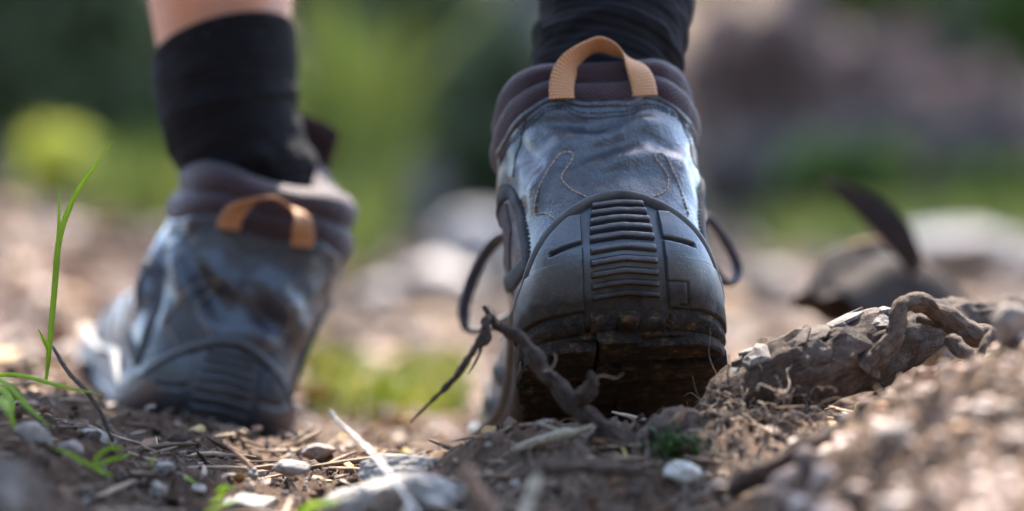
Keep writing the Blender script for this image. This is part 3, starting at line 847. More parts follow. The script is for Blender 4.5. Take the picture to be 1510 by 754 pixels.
    def halfw(y): return np.interp(y, o2[:, 1], o2[:, 0]) + .004
    ys = np.concatenate([np.linspace(.0012, .03, 22), np.linspace(.035, .24, 40), np.linspace(.243, .2815, 22)])
    pl = []
    for zz, ins in ((-.0025, -.001), (-.0034, 0), (-.0055, .0005), (-.0058, .003)):
        ring = np.concatenate([np.stack([np.maximum(halfw(ys) - ins, .001), ys, 0 * ys + zz], 1), np.stack([-np.maximum(halfw(ys[::-1]) - ins, .001), ys[::-1], 0 * ys + zz], 1)])
        pl.append(ring)
    cr = pl[-1].copy(); cr[:, 0] *= .02; pl.append(cr)
    Po = np.stack(pl, 0)
    Po[..., 0] += -side * 0.011 * smooth(0.10, 0.27, Po[..., 1])
    Po = sh.warp(Po)
    outs = mk('outsole', Po.reshape(-1, 3), grid_faces(5, Po.shape[1], cv=True), MATS['tread_mud'], root)
    g = np.random.default_rng(11)
    rows = [(-.002, .0150), (.0180, .0325), (.0360, .050), (.054, .071)] + [(.118 + .0185 * i, .118 + .0185 * i + .0155) for i in range(8)]
    for (y0, y1) in rows:
        for c in range(2):
            def corner(y, q):
                yq = max(y, .0015)
                hw = float(halfw(yq)) + (.0015 if y > 0 else -.004)
                x = [-hw, -.0135, -.0122, hw][q]
                return np.array([np.clip(x, -hw, hw), y])
            q0, q1 = 2 * c, 2 * c + 1
            cs = [corner(y0, q0), corner(y0, q1), corner(y1, q1), corner(y1, q0)]
            # a few points along the outer border so the lugs follow the heel's curve
            e0 = [corner(y0 + (y1 - y0) * f, q1) for f in (.12, .3, .6)]
            e1 = [corner(y0 + (y1 - y0) * f, q0) for f in (.6, .3, .12)]
            pol = np.array([cs[0], cs[1]] + e0 + [cs[2], cs[3]] + e1)
            if y0 < 0:
                hb_ = o2[o2[:, 1] < .06]
                xs = np.linspace(cs[3][0], -.0135, 14) if c == 0 else np.linspace(-.0122, cs[2][0], 26)
                back = np.stack([xs, np.interp(np.maximum(np.abs(xs) - .004, 0), hb_[:, 0], hb_[:, 1]) - .003 + .0006 * fbm(xs * 300, 1.0, 2.0, 2)], 1)
                back = back[back[:, 1] < y1 - .001]
                pol = np.concatenate([back, [cs[2], cs[3]]])
            ctr = pol.mean(0)
            lay = []
            hgt = .0106 + g.uniform(-.0012, .0006)
            for zz, ins in ((-.0045, 0), (-hgt + .0012, .0), (-hgt, .0010)):
                pp2 = pol + (ctr - pol) / (np.linalg.norm(ctr - pol, axis=1, keepdims=True) + 1e-9) * ins
                lay.append(np.column_stack([pp2, np.full(len(pp2), zz)]))
            lv = np.concatenate(lay + [np.array([[ctr[0], ctr[1], -hgt]])])
            lv[:, 0] += -side * 0.011 * smooth(0.10, 0.27, lv[:, 1])
            lv = sh.warp(lv)
            k_ = len(pol)
            lf = grid_faces(3, k_, cv=True).tolist() + [[2 * k_ + j, 2 * k_ + (j + 1) % k_, 3 * k_] for j in range(k_)]
            mk('lug', lv, lf, MATS['tread_mud'], outs, flat=True)
    return root, sh

def Mtx(loc, yaw, roll, pitch):
    return Matrix.Translation(Vector(loc)) @ Matrix.Rotation(R(yaw), 4, 'Z') @ Matrix.Rotation(R(roll), 4, 'Y') @ Matrix.Rotation(R(pitch), 4, 'X')
def to_world(M, p): return np.asarray(p) @ np.array(M.to_3x3()).T + np.array(M.translation)
def to_px(p):
    d = p[..., 1] - CAM[1]
    return np.stack([755 + p[..., 0] / (TANH * d) * 755, 377 + (CAM[2] - p[..., 2]) / (TANH * d) * 755], -1)

M_R = Mtx((0.0495, 0.0, 0.0778), 4.4, -2.8, -28.0)
M_L = Mtx((-0.1480, 0.180, 0.0030), 16.5, 13.0, 4.0)

# tan thread pattern on the raised heel, read off as places on the leather
cr_R = [(-.004, .083, .35, .022, .0035, -.0012), (.010, .078, .25, .018, .004, .0014), (-.012, .090, .2, .025, .004, .0010), (.022, .088, -.5, .02, .004, -.0012),
        (-.03, .075, .9, .015, .004, .0010), (.004, .069, .1, .02, .005, -.0010), (.016, .097, .3, .02, .004, .0013), (-.02, .100, -.25, .02, .0035, -.0011), (.034, .080, 1.1, .018, .004, .0012), (-.036, .088, -1.0, .016, .004, -.0012)]
shR = BootShape(1, cr_R)
ga, gz = np.meshgrid(np.linspace(-.075, .075, 301), np.linspace(.03, .11, 161), indexing='ij')
gp = to_px(to_world(M_R, shR.P(ga, gz, 0.0)))
def az(px, py):
    d = (gp[..., 0] - px) ** 2 + (gp[..., 1] - py) ** 2
    i = np.unravel_index(np.argmin(d), d.shape)
    return (ga[i], gz[i])
tanL = [(877, 300), (862, 290), (845, 281), (832, 271), (828, 262), (834, 250), (842, 240), (845, 231), (840, 225), (832, 225), (824, 230), (812, 245), (803, 260), (796, 276), (791, 292), (788, 306), (789, 316), (797, 316), (806, 316), (815, 320), (825, 327)]
tanR = [(952, 298), (963, 291), (974, 286), (983, 278), (985, 266), (981, 255), (975, 246), (968, 237), (966, 229), (972, 226), (980, 229), (988, 242), (994, 256), (1000, 271), (1006, 288), (1011, 304), (1015, 317), (1008, 321), (1000, 322), (994, 325), (989, 331)]
markR = dict(loop=(.0262, .002, .0), tan=[[az(*p) for p in tanL], [az(*p) for p in tanR]])
Minv = M_R.inverted()
def loc_R(px, py, d): return np.array(Minv @ Vector(W(px, py, d)))
markR['lace_loops'] = [
    [loc_R(*q) for q in ((770, 345, 1.31), (738, 352, 1.335), (715, 375, 1.345), (697, 410, 1.35), (685, 455, 1.35), (690, 484, 1.345), (715, 486, 1.34), (745, 470, 1.335), (770, 455, 1.33))],
    [loc_R(*q) for q in ((1000, 330, 1.32), (1035, 318, 1.345), (1055, 335, 1.35), (1075, 365, 1.355), (1088, 395, 1.355), (1082, 416, 1.35), (1066, 416, 1.345), (1050, 395, 1.34), (1030, 372, 1.335), (1005, 360, 1.325))]]
bootR, _ = make_boot('hiking boot with raised heel and ribbed sole showing, pressed toe-down behind the twigs', M_R, 1, cr_R, True, markR, flex=.50)
cr_L = [(-.035, .082, -.9, .022, .005, .0035), (-.022, .082, -.8, .022, .0045, -.003), (-.008, .080, -.6, .024, .005, .003), (.006, .072, -.4, .024, .005, -.003), (.018, .080, -.6, .02, .006, .0025),
        (-.05, .07, -1.2, .02, .005, -.003), (.012, .060, .2, .02, .006, .002), (-.065, .075, -1.3, .02, .005, .003)]
tl = [(-x[0], x[1]) for x in markR['tan'][1]]
markL = dict(loop=(.020, .012, -.001), tan=markR['tan'], lace_loops=[])
bootL, _ = make_boot('hiking boot planted flat and out of focus, toe turned away towards the grass', M_L, -1, cr_L, False, markL, -7.0, .010, .05, .005, .006, 'midsole_rubber')

# ---------------------------------------------------------------- the walker: bare legs, socks, shorts
person = empty('person', Matrix.Translation((-0.04, 0.15, 0.0)))
tag(person, 'person walking away in black socks, bare calf showing above the planted boot', 'person')
off = np.array([-0.04, 0.15, 0.0])
def leg_ring(C, T, rx, ry, k=40, fwd=(0, 1, 0)):
    T = T / np.linalg.norm(T); f = np.asarray(fwd, float); f = f - T * (f @ T); f /= np.linalg.norm(f); sx = np.cross(f, T)
    th = np.arange(k) * 2 * math.pi / k
    return C + rx * np.cos(th)[:, None] * sx + ry * np.sin(th)[:, None] * f
cR0 = to_world(M_R, np.array([0, .058, .03])); cR1 = to_world(M_R, np.array([0, .056, .115])); cL0 = to_world(M_L, np.array([0, .062, .03])); cL1 = to_world(M_L, np.array([.006, .060, .118]))
axR = [cR0, cR1, W(907, 30, 1.33), W(909, -120, 1.36), W(905, -420, 1.44), np.array([.055, .33, .47]), np.array([.075, .27, .65]), np.array([.08, .20, .85])]
rdR = [(.024, .030), (.029, .031), (.0320, .038), (.036, .041), (.052, .056), (.052, .058), (.068, .072), (.080, .085)]
axL = [cL0, cL1, W(338, 170, 1.44), W(331, 70, 1.445), W(322, -60, 1.45), W(316, -330, 1.46), np.array([-.125, .31, .47]), np.array([-.135, .26, .65]), np.array([-.145, .20, .85])]
rdL = [(.023, .028), (.0275, .029), (.0325, .038), (.0352, .042), (.0405, .046), (.053, .058), (.052, .058), (.068, .072), (.080, .085)]
pelvis = [np.array([-.03, .17, 1.0])]
ax = np.array(axR + pelvis + axL[::-1]); rd = np.array(rdR + [(.11, .11)] + rdL[::-1])
nb = 220
C = catmull(ax, nb); rr = catmull(rd, nb); T = np.gradient(C, axis=0)
# fine leg: shrink inside the sock
U0 = None; rings = []
u = np.array([1.0, 0, 0])
for i in range(nb):
    t_ = T[i] / np.linalg.norm(T[i]); f_ = np.array([0, 1.0, 0]); f_ = f_ - t_ * (f_ @ t_); f_ /= np.linalg.norm(f_)
    rings.append(leg_ring(C[i], T[i], rr[i, 0] * .955, rr[i, 1] * .955))
Pb = np.array(rings) - off
body = mk('body', Pb.reshape(-1, 3), grid_faces(nb, 40, cv=True), MATS['skin'], person)

def sock(axis_pts, radii, cuff_tilt, folds, seed, n=150, s0=0.0, s1=1.0):
    C = catmull(np.array(axis_pts), n); rr = catmull(np.array(radii), n); T = np.gradient(C, axis=0)
    k = 96; th = np.arange(k) * 2 * math.pi / k
    ln = np.concatenate([[0], np.cumsum(np.linalg.norm(np.diff(C, axis=0), axis=1))])
    P = []
    for i in range(n):
        t_ = T[i] / np.linalg.norm(T[i])
        ring = leg_ring(C[i], T[i], 1.0, 1.0, k) - C[i]
        sx = np.cross(np.array([0, 1.0, 0]) - t_ * t_[1], t_)
        l = ln[i] + 0.010 * fbm(np.cos(th) * 1.3 + seed, np.sin(th) * 1.3, i * .015, 3)
        w = 0
        for (p, wd, am) in folds:
            w = w + am * np.exp(-((l - p * ln[-1]) / wd) ** 2)
        w = w + 0.0005 * fbm(np.cos(th) * 3, np.sin(th) * 3, ln[i] * 160 + seed, 3)
        f = i / (n - 1)
        ringp = leg_ring(np.zeros(3), T[i], rr[i, 0], rr[i, 1], k) 
        nr = ringp / np.linalg.norm(ringp, axis=1, keepdims=True)
        p = C[i] + ringp + nr * (0.0022 + w)[:, None]
        p = p + t_ * (cuff_tilt[0] * np.cos(th) + cuff_tilt[1] * np.sin(th))[:, None] * f ** 3
        P.append(p)
    # cuff folded inwards
    P = np.array(P)
    top = P[-1]; c = top.mean(0)
    t_ = T[-1] / np.linalg.norm(T[-1])
    P = np.concatenate([P, (top + t_ * .0012 - (top - c) * .02)[None], (top + t_ * .0008 - (top - c) * .06)[None], (top - t_ * .012 - (top - c) * .09)[None]])
    lnn = np.concatenate([ln, ln[-1] + np.array([.001, .003, .015])])
    uv = np.stack([np.broadcast_to(th * .036, (n + 3, k)), np.broadcast_to(lnn[:, None], (n + 3, k))], -1)
    return mk('sock', P.reshape(-1, 3) - off, grid_faces(n + 3, k, cv=True), MATS['sock_knit'], person, uv.reshape(-1, 2))
i0 = lambda a, b_, f: a + (b_ - a) * f
fR = [(.50, .004, .0026), (.56, .003, -.0012), (.62, .004, .0022), (.70, .0035, .0012), (.78, .004, .0026), (.86, .003, .0012), (.93, .004, .0018)]
sock([cR0, cR1, W(906, 30, 1.33), W(908, -25, 1.342)], [(.024, .030), (.029, .031), (.0320, .038), (.033, .0395)], (-.004, 0.0), fR, 3.0)
fL = [(.40, .004, .0022), (.48, .004, .0028), (.54, .003, -.001), (.60, .005, .0034), (.68, .004, .0012), (.78, .004, .0014), (.9, .006, .0008)]
sock([cL0, cL1, W(338, 170, 1.44), W(331, 68, 1.445)], [(.023, .028), (.0275, .029), (.0325, .038), (.0352, .042)], (.0070, -.004), fL, 9.0)
# shorts
sc_ = np.array([axR[6] + [0, 0, .05], axR[7], pelvis[0], axL[-1], axL[-2] + [0, 0, .05]]); sr = np.array([(.095, .10), (.098, .105), (.13, .135), (.098, .105), (.095, .10)])
C2 = catmull(sc_, 70); r2 = catmull(sr, 70); T2 = np.gradient(C2, axis=0)
Ps = np.array([leg_ring(C2[i], T2[i], r2[i, 0], r2[i, 1]) for i in range(70)]) - off
mk('shorts', Ps.reshape(-1, 3), grid_faces(70, 40, cv=True), MATS['shorts_cloth'], person)
# fine hair on the bare calf
acc = Acc(); g = np.random.default_rng(2)
Cl = catmull(np.array(axL), 90); Rl = catmull(np.array(rdL), 90); Tl = np.gradient(Cl, axis=0)
for q in range(420):
    i = g.integers(34, 54); a = g.uniform(0, 2 * math.pi); t_ = Tl[i] / np.linalg.norm(Tl[i])
    ring = leg_ring(np.zeros(3), Tl[i], Rl[i, 0] * .955, Rl[i, 1] * .955, 360)[int(a / 2 / math.pi * 360) % 360]
    nn = ring / np.linalg.norm(ring); p = Cl[i] + ring; ln = g.uniform(.004, .010); sd_ = np.cross(t_, nn) * g.uniform(-.4, .4)
    acc.add(tube([p - off, p + (nn * .7 - t_ * .3 + sd_) * ln * .5 - off, p + (nn * .75 - t_ * .8 + sd_ * 1.6) * ln - off], [.00011, .00009, .00003], 3, n=5))
acc.build('leg_hair', MATS['body_hair'], person)

# ---------------------------------------------------------------- ground cover nobody could count
def ground_pts(n, x0, x1, y0, y1, g, keep=None):
    x = g.uniform(x0, x1, n); y = g.uniform(y0, y1, n)
    if keep is not None:
        m = keep(x, y) > g.uniform(0, 1, n); x, y = x[m], y[m]
    return np.stack([x, y, H(x, y)], 1)
def in_view(x, y, m=0.06):
    return (np.abs(x) < TANH * (y + 1.2) + m).astype(float)
g = np.random.default_rng(21)
mound = lambda x, y: smooth(.05, .11, x - 0.28 * (y + .20)) * (1 - smooth(-.105, -.075, y))
p = ground_pts(16000, -.34, .34, -.30, .45, g, lambda x, y: in_view(x, y) * (1 - .3 * mound(x, y)) * (.35 + .65 * (fbm(x * 18, y * 18, 0, 2) > -.1)))
sz = np.minimum(0.0011 * np.exp(g.normal(0, .55, len(p))), .0048)
v, f = scatter_mesh(ICO[2], p, sz, g, .4, .15)
tag(mk('soil_crumbs', v, f, MATS['clods'], flat=True), 'loose brown crumbs of earth strewn over the path', 'soil', kind='stuff')
p = ground_pts(5500, .02, .34, -.62, -.06, g, lambda x, y: in_view(x, y, .03) * mound(x, y))
sz = np.minimum(0.0014 * np.exp(g.normal(0, .7, len(p))), .0065)
v, f = scatter_mesh(ICO[2], p, sz, g, .35, .25)
tag(mk('gravel', v, f, MATS['gravel']), 'pale pinkish gravel covering the mound in the near right corner', 'gravel', kind='stuff')
p = ground_pts(9000, -1.2, 1.2, .3, 3.2, g, lambda x, y: in_view(x, y, .1))
sz = np.minimum(0.0045 * np.exp(g.normal(0, .6, len(p))), .022)
v, f = scatter_mesh(ICO[1], p, sz, g, .4, .3)
tag(mk('path_gravel', v, f, MATS['path_stones']), 'blurred stony gravel of the path behind the boots', 'gravel', kind='stuff')

def chips(pos, length, width, g, bend=.4, lift=.0):
    """small flat flakes (leaf scraps): bent rhombic sheets with two faces' thickness"""
    n = len(pos); yaw = g.uniform(0, 2 * math.pi, n); tilt = g.normal(0, .45, n); roll = g.normal(0, .5, n)
    base = np.array([(-1, 0, 0), (-.35, .5, 0), (.4, .42, 0), (1, 0, 0), (.4, -.42, 0), (-.35, -.5, 0), (0, 0, 0)], float)
    out = np.zeros((n, 14, 3))
    for j, b_ in enumerate(base):
        x = b_[0] * length * .5; y = b_[1] * width; z = bend * (np.abs(b_[1]) * width + .5 * b_[0] ** 2 * length * .5 * g.uniform(-.3, 1, n))
        for t_, dz in ((0, 0), (7, -.00025)):
            zz = z + dz
            y2 = y * np.cos(roll) - zz * np.sin(roll); z2 = y * np.sin(roll) + zz * np.cos(roll)
            x2 = x * np.cos(tilt) - z2 * np.sin(tilt); z3 = x * np.sin(tilt) + z2 * np.cos(tilt)
            out[:, j + t_] = np.stack([x2 * np.cos(yaw) - y2 * np.sin(yaw), x2 * np.sin(yaw) + y2 * np.cos(yaw), z3 + lift], 1) + pos
    tr = []
    for i in range(6):
        j = (i + 1) % 6
        tr += [(6, i, j), (13, 7 + j, 7 + i), (i, 7 + i, 7 + j), (i, 7 + j, j)]
    f = (np.array(tr)[None] + (np.arange(n) * 14)[:, None, None]).reshape(-1, 3)
    return out.reshape(-1, 3), f
p = ground_pts(1900, -.34, .30, -.28, .5, g, lambda x, y: in_view(x, y) * (1 - .6 * mound(x, y)))
v, f = chips(p, g.uniform(.004, .014, len(p)), g.uniform(.003, .007, len(p)), g, .4, .002)
tag(mk('leaf_scraps', v, f, MATS['leaf_litter']), 'small dry leaf scraps and bark flakes lying on the earth', 'leaf litter', kind='stuff')
p = ground_pts(5200, -1.6, 1.6, .35, 4.2, g, lambda x, y: in_view(x, y, .2) * np.where(x < -.08, 1.0, .45))
v, f = chips(p, g.uniform(.02, .06, len(p)), g.uniform(.012, .026, len(p)), g, .4, .004)
tag(mk('leaf_litter', v, f, MATS['leaf_litter']), 'blurred carpet of dry fallen leaves behind the boots', 'leaf litter', kind='stuff')

def needles(pos, ln, rad, g, wild=.35):
    acc_v, acc_f = [], []; n = len(pos); k = 4; m = 4
    yaw = g.uniform(0, 2 * math.pi, n); pit = g.normal(0, wild, n); d = np.stack([np.cos(yaw) * np.cos(pit), np.sin(yaw) * np.cos(pit), np.sin(pit)], 1)
    sdv = np.stack([-np.sin(yaw), np.cos(yaw), 0 * yaw], 1); up = np.cross(d, sdv)
    cur = g.normal(0, .3, n)[:, None]
    V = np.zeros((n, m, k, 3))
    for i, t_ in enumerate(np.linspace(-.5, .5, m)):
        c = pos + d * (ln * t_)[:, None] + (sdv * cur + up * .3 * cur) * (ln * (t_ * t_ - .1))[:, None]
        r = rad * (1.0 if 0 < i < m - 1 else .45)
        for j in range(k):
            th = 2 * math.pi * j / k
            V[:, i, j] = c + (sdv * math.cos(th) + up * math.sin(th)) * r[:, None]
    f0 = grid_faces(m, k, cv=True)
    f = (f0[None] + (np.arange(n) * m * k)[:, None, None]).reshape(-1, 4)
    return V.reshape(-1, 3), f
p = ground_pts(3600, -.34, .30, -.28, .4, g, lambda x, y: in_view(x, y) * (1 - .6 * mound(x, y)) * (.3 + .7 * smooth(-.12, 0.0, x)))
p[:, 2] += .0015
v, f = needles(p, g.uniform(.006, .022, len(p)), np.exp(g.normal(math.log(.0004), .4, len(p))), g)
tag(mk('needle_litter', v, f, MATS['litter']), 'dry needles and bits of broken stem scattered on the earth', 'litter', kind='stuff')

p = ground_pts(330, -.30, .28, -.22, .12, g, lambda x, y: in_view(x, y) * (1 - .5 * mound(x, y)))
p[:, 2] += .002
v, f = needles(p, g.uniform(.014, .045, len(p)), np.exp(g.normal(math.log(.0009), .3, len(p))), g, .18)
tag(mk('stick_litter', v, f, MATS['litter']), 'short broken sticks strewn over the earth in front of the boots', 'litter', kind='stuff')

def walk(p0, d0, steps, step, wild, g, grav=0.0, floor=None):
    P = [np.array(p0, float)]; d = np.array(d0, float); d /= np.linalg.norm(d)
    for _ in range(steps):
        d = d + g.normal(0, wild, 3) + [0, 0, -grav]; d /= np.linalg.norm(d)
        q = P[-1] + d * step
        if floor is not None:
            hz = float(H(q[0], q[1])) + floor
            if q[2] < hz: q[2] = hz; d[2] = .02
        P.append(q)
    return np.array(P)
# matted fibres: in the lip of earth before the raised boot, and under the root
acc = Acc()
for q in range(360):
    px, py = (g.uniform(640, 1080), g.uniform(650, 760)) if q < 200 else (g.uniform(1040, 1215), g.uniform(570, 690))
    d = g.uniform(1.08, 1.135)
    c = W(px, py, d); c[2] = float(H(c[0], c[1])) + g.uniform(-.001, .002)
    if q >= 200: c = W(px, py, g.uniform(1.15, 1.19))
    acc.add(tube(walk(c, g.normal(0, 1, 3) * [1, .7, .25], 7, g.uniform(.0018, .0042), .45, g, .05, .0004), np.linspace(g.uniform(.00015, .00042), .0001, 8), 4, n=22))
tag(acc.build('root_fibres', MATS['fibres']), 'tangle of fine brown root fibres matting the earth beneath the boot and root', 'rootlets', kind='stuff')

# ---------------------------------------------------------------- the bark-covered root on the right
rt = empty('broken_root', Matrix.Translation(Vector(W(1180, 560, 1.19))))
tag(rt, 'broken root with flaking grey bark rising to the right of the raised boot', 'root')
ro = np.array(rt.matrix_world.translation)
rp = np.array([W(1040, 640, 1.185), W(1085, 598, 1.187), W(1150, 565, 1.19), W(1220, 537, 1.195), W(1285, 510, 1.21), W(1345, 488, 1.235), W(1430, 470, 1.28), W(1520, 470, 1.33)]) - ro
rad = np.array([.0095, .0130, .0150, .0148, .0125, .0105, .009, .008])
mk_tube('root_core', rp, rad, 48, .36, 3.0, 220, 'root_wood', rt)
Cc = catmull(rp, 200); Cr = catmull(rad, 200); Tt = np.gradient(Cc, axis=0); Tt /= np.linalg.norm(Tt, axis=1, keepdims=True)
g = np.random.default_rng(31)
def plate(s, ang, ln, wd, lift, nm='bark_plate'):
    """thick flake of bark curved round the root; ang 0 = towards the camera, 90 = up"""
    k = int(g.integers(5, 9)); a0 = np.arange(k) * 2 * math.pi / k + g.uniform(-.3, .3, k); tl = g.uniform(-.15, .25)
    rr = g.uniform(.7, 1.25, k)
    rows = []
    for zi, (sc, h) in enumerate(((1.02, -.0008), (1.0, .0006), (.95, .0009), (.45, .0010), (0.02, .0010))):
        ring = []
        for a, r in zip(a0, rr):
            du, dv = math.cos(a) * r * ln * sc, math.sin(a) * r * wd * sc
            i = int(np.clip(s * 199 + du / (np.linalg.norm(rp[-1] - rp[0])) * 199, 0, 199))
            th = R(ang) + dv / Cr[i]
            t_ = Tt[i]; fw = np.array([0, -1.0, 0]); fw -= t_ * (fw @ t_); fw /= np.linalg.norm(fw); up = np.cross(fw, t_); up *= np.sign(up[2])
            q = Cc[i] + t_ * (du - (i - s * 199) * np.linalg.norm(rp[-1] - rp[0]) / 199) + (fw * math.cos(th) + up * math.sin(th)) * (Cr[i] * 1.03 + lift + h + .0006 * float(fbm(du * 260, dv * 260, s * 9, 2)) + abs(dv) * .03 + du * tl)
            ring.append(q)
        rows.append(ring)
    return mk(nm, np.array(rows).reshape(-1, 3), grid_faces(5, k, cv=True), MATS[('pale_bark', 'bark', 'pale_bark', 'brown_bark', 'bark')[int(g.integers(0, 5 if ang < 60 else 3))]], rt, flat=True)
plates = [(.30, 35, .008, .0065), (.33, 75, .010, .006), (.375, 20, .0075, .007), (.41, 62, .009, .0055), (.45, 28, .0085, .0075), (.46, 88, .011, .0055),
          (.50, 65, .008, .005), (.53, 100, .012, .005), (.36, 105, .011, .005), (.28, 100, .009, .005), (.24, 60, .007, .005), (.20, 30, .006, .005),
          (.58, 82, .011, .0055), (.56, 45, .005, .004), (.22, 92, .006, .004), (.62, 95, .010, .005), (.68, 85, .009, .004), (.17, 70, .005, .004)]
for q in plates: plate(q[0], q[1] + g.uniform(-8, 8), q[2] * g.uniform(.55, 1.5), q[3] * g.uniform(.55, 1.3), g.uniform(-.0004, .0018))
# kinked side branch standing up from it, and broken stubs
br = np.array([W(1278, 545, 1.185), W(1300, 522, 1.183), W(1318, 492, 1.185), W(1324, 465, 1.187), W(1336, 448, 1.19), W(1362, 448, 1.195), W(1398, 472, 1.20), W(1435, 492, 1.205), W(1462, 497, 1.21), W(1490, 500, 1.23)]) - ro
brr = catmull(np.array([.0050, .0046, .0040, .0031, .0036, .0038, .0040, .0042, .0032, .0015]), 26)
mk_tube('side_branch', gnarl(br, 26, .0003, 3), brr * g.uniform(.93, 1.09, 26), 32, .30, 7.0, 200, 'twig', rt)
for pts, r_ in (([(1400, 500, 1.19), (1420, 520, 1.185), (1440, 545, 1.18), (1452, 560, 1.175)], [.003, .0032, .0025, .001]), ([(1205, 515, 1.2), (1222, 502, 1.2), (1230, 490, 1.2)], [.003, .0028, .001]),
                ([(1250, 545, 1.17), (1258, 530, 1.168), (1262, 518, 1.168)], [.001, .0012, .0006]), ([(1355, 470, 1.21), (1400, 480, 1.20), (1440, 500, 1.20)], [.0018, .002, .001]),
                ([(1440, 540, 1.18), (1452, 505, 1.185), (1462, 488, 1.19)], [.0014, .0016, .0008])):
    mk_tube('stub', np.array([W(*q) for q in pts]) - ro, r_, 14, .35, 2.0, 30, 'twig', rt)
for q in range(16):
    px, py = g.uniform(1070, 1180), g.uniform(600, 640)
    c = W(px, py, 1.172) - ro
    pts = walk(c, [g.uniform(-.6, .9), -.5, g.uniform(-.7, .6)], 9, .0035, .38, g, .04)
    v, f = tube(pts, np.linspace(g.uniform(.0004, .0009), .0002, 10), 6, .2, q, n=34); mk('rootlet', v, f, MATS['fibre_wood' if 'fibre_wood' in MATS else 'dark_twig'], rt)

# thin root lying on the edge of the mound, with its upright stub
def twig(name, label, pts, rad, matn, cat='twig', k=12, rough=.3, forks=(), n=None, seed=1.0, d=None, group=None):
    P = np.array([W(*q) for q in pts]); o = P[len(P) // 2]
    e = empty(name, Matrix.Translation(Vector(o)))
    tag(e, label, cat, group)
    if rough > .25:
        m_ = len(P) * 3; rad = catmull(np.array(rad, float), m_) * np.random.default_rng(m_).uniform(.9, 1.12, m_); P = gnarl(P, m_, float(np.mean(rad)) * .15, seed + len(P))
    mk_tube('stem', P - o, rad, k * 2, rough, seed, n or max(len(P) * 5, 40), matn, e)
    for fp, fr, fm, fn in forks:
        Q = np.array([W(*q) for q in fp])
        mk_tube(fn, Q - o, fr, 12, rough, seed + 2, len(Q) * 9, fm, e)
    return e, o
twig('thin_root', 'thin dark root along the gravel edge with a stubby upright end', [(1075, 722, 1.075), (1110, 704, 1.078), (1160, 678, 1.082), (1205, 655, 1.085), (1245, 638, 1.09), (1285, 628, 1.095), (1320, 612, 1.1)],
     [.0025, .0034, .0036, .0034, .0034, .0032, .002], 'dark_twig', 'root', 14, .4,
     [([(1284, 636, 1.092), (1283, 615, 1.09), (1276, 602, 1.09), (1271, 594, 1.09)], [.0026, .0022, .0019, .0023], 'dark_twig', 'stub')])
e, o = twig('gnarled_twig', 'gnarled dark twig slanting across the muddy sole of the raised boot', [(713, 452, 1.165), (724, 468, 1.165), (748, 487, 1.163), (775, 505, 1.16), (795, 540, 1.158), (825, 572, 1.155), (850, 600, 1.153), (885, 628, 1.15), (915, 650, 1.15), (945, 672, 1.15)],
     [.0006, .0012, .0019, .0023, .0027, .0028, .0033, .0034, .0045, .003], 'dark_twig', 'twig', 16, .42,
     [([(845, 600, 1.153), (862, 585, 1.148), (872, 566, 1.145), (871, 548, 1.144)], [.0026, .0030, .0022, .0007], 'dark_twig', 'side_twig'),
      ([(722, 466, 1.165), (716, 476, 1.16), (717, 498, 1.158), (708, 512, 1.158)], [.0009, .0018, .002, .0004], 'root_wood', 'dead_blade'),
      ([(716, 488, 1.158), (696, 520, 1.156), (668, 560, 1.156), (632, 596, 1.156), (605, 624, 1.156)], [.0012, .0013, .0012, .0008, .0003], 'root_wood', 'dead_blade'),
      ([(712, 508, 1.157), (703, 530, 1.157), (690, 552, 1.157)], [.0007, .0005, .0002], 'root_wood', 'dead_blade'),
      ([(800, 548, 1.155), (812, 545, 1.15), (820, 530, 1.148), (816, 520, 1.148)], [.0005, .0004, .0003, .0001], 'fibres', 'rootlet'),
      ([(872, 560, 1.145), (890, 554, 1.142), (908, 558, 1.142), (920, 550, 1.142)], [.0003, .00025, .0002, .0001], 'fibres', 'rootlet'),
      ([(880, 628, 1.148), (862, 650, 1.142), (866, 668, 1.14)], [.0005, .0004, .0002], 'fibres', 'rootlet'),
      ([(735, 478, 1.16), (728, 460, 1.158), (720, 448, 1.158)], [.0004, .0003, .0001], 'fibres', 'rootlet')])
twig('pale_stem', 'thin white dry stem with a bud tip leaning over the flat grey stone', [(488, 608, 1.14), (497, 620, 1.138), (522, 642, 1.13), (548, 668, 1.10), (568, 692, 1.072), (590, 722, 1.055), (612, 750, 1.045), (622, 768, 1.04)],
     [.0005, .0005, .0006, .0006, .0008, .0007, .0007, .0006], 'pale_stem', 'stem', 10, .12,
     [([(570, 694, 1.071), (600, 698, 1.071), (640, 706, 1.066), (690, 716, 1.06)], [.0005, .0006, .0006, .0004], 'pale_stem', 'side_stem'),
      ([(487, 604, 1.14), (490, 612, 1.14), (494, 617, 1.14)], [.0003, .0011, .0006], 'pale_stem', 'bud'),
      ([(606, 742, 1.048), (600, 752, 1.044), (603, 768, 1.04)], [.0008, .0009, .0008], 'pale_stem', 'side_stem'),
      ([(630, 735, 1.045), (645, 742, 1.043), (660, 746, 1.04)], [.0005, .0016, .0005], 'pale_stem', 'bud')])
twig('straw_stem', 'long pale straw rising to a point before the dark sole', [(640, 702, 1.15), (680, 692, 1.15), (725, 676, 1.148), (780, 656, 1.145), (830, 641, 1.14), (850, 637, 1.138), (875, 628, 1.136)],
     [.0008, .0014, .0016, .0018, .0023, .0014, .0009], 'straw', 'straw', 10, .18,
     [([(752, 666, 1.147), (758, 655, 1.145), (752, 650, 1.145)], [.0006, .0006, .0002], 'straw', 'side_stem'), ([(660, 700, 1.15), (720, 694, 1.145), (770, 684, 1.14)], [.0006, .0009, .0004], 'straw', 'side_stem'),
      ([(845, 645, 1.14), (815, 632, 1.142), (790, 622, 1.146)], [.001, .0007, .0003], 'straw', 'side_stem')])
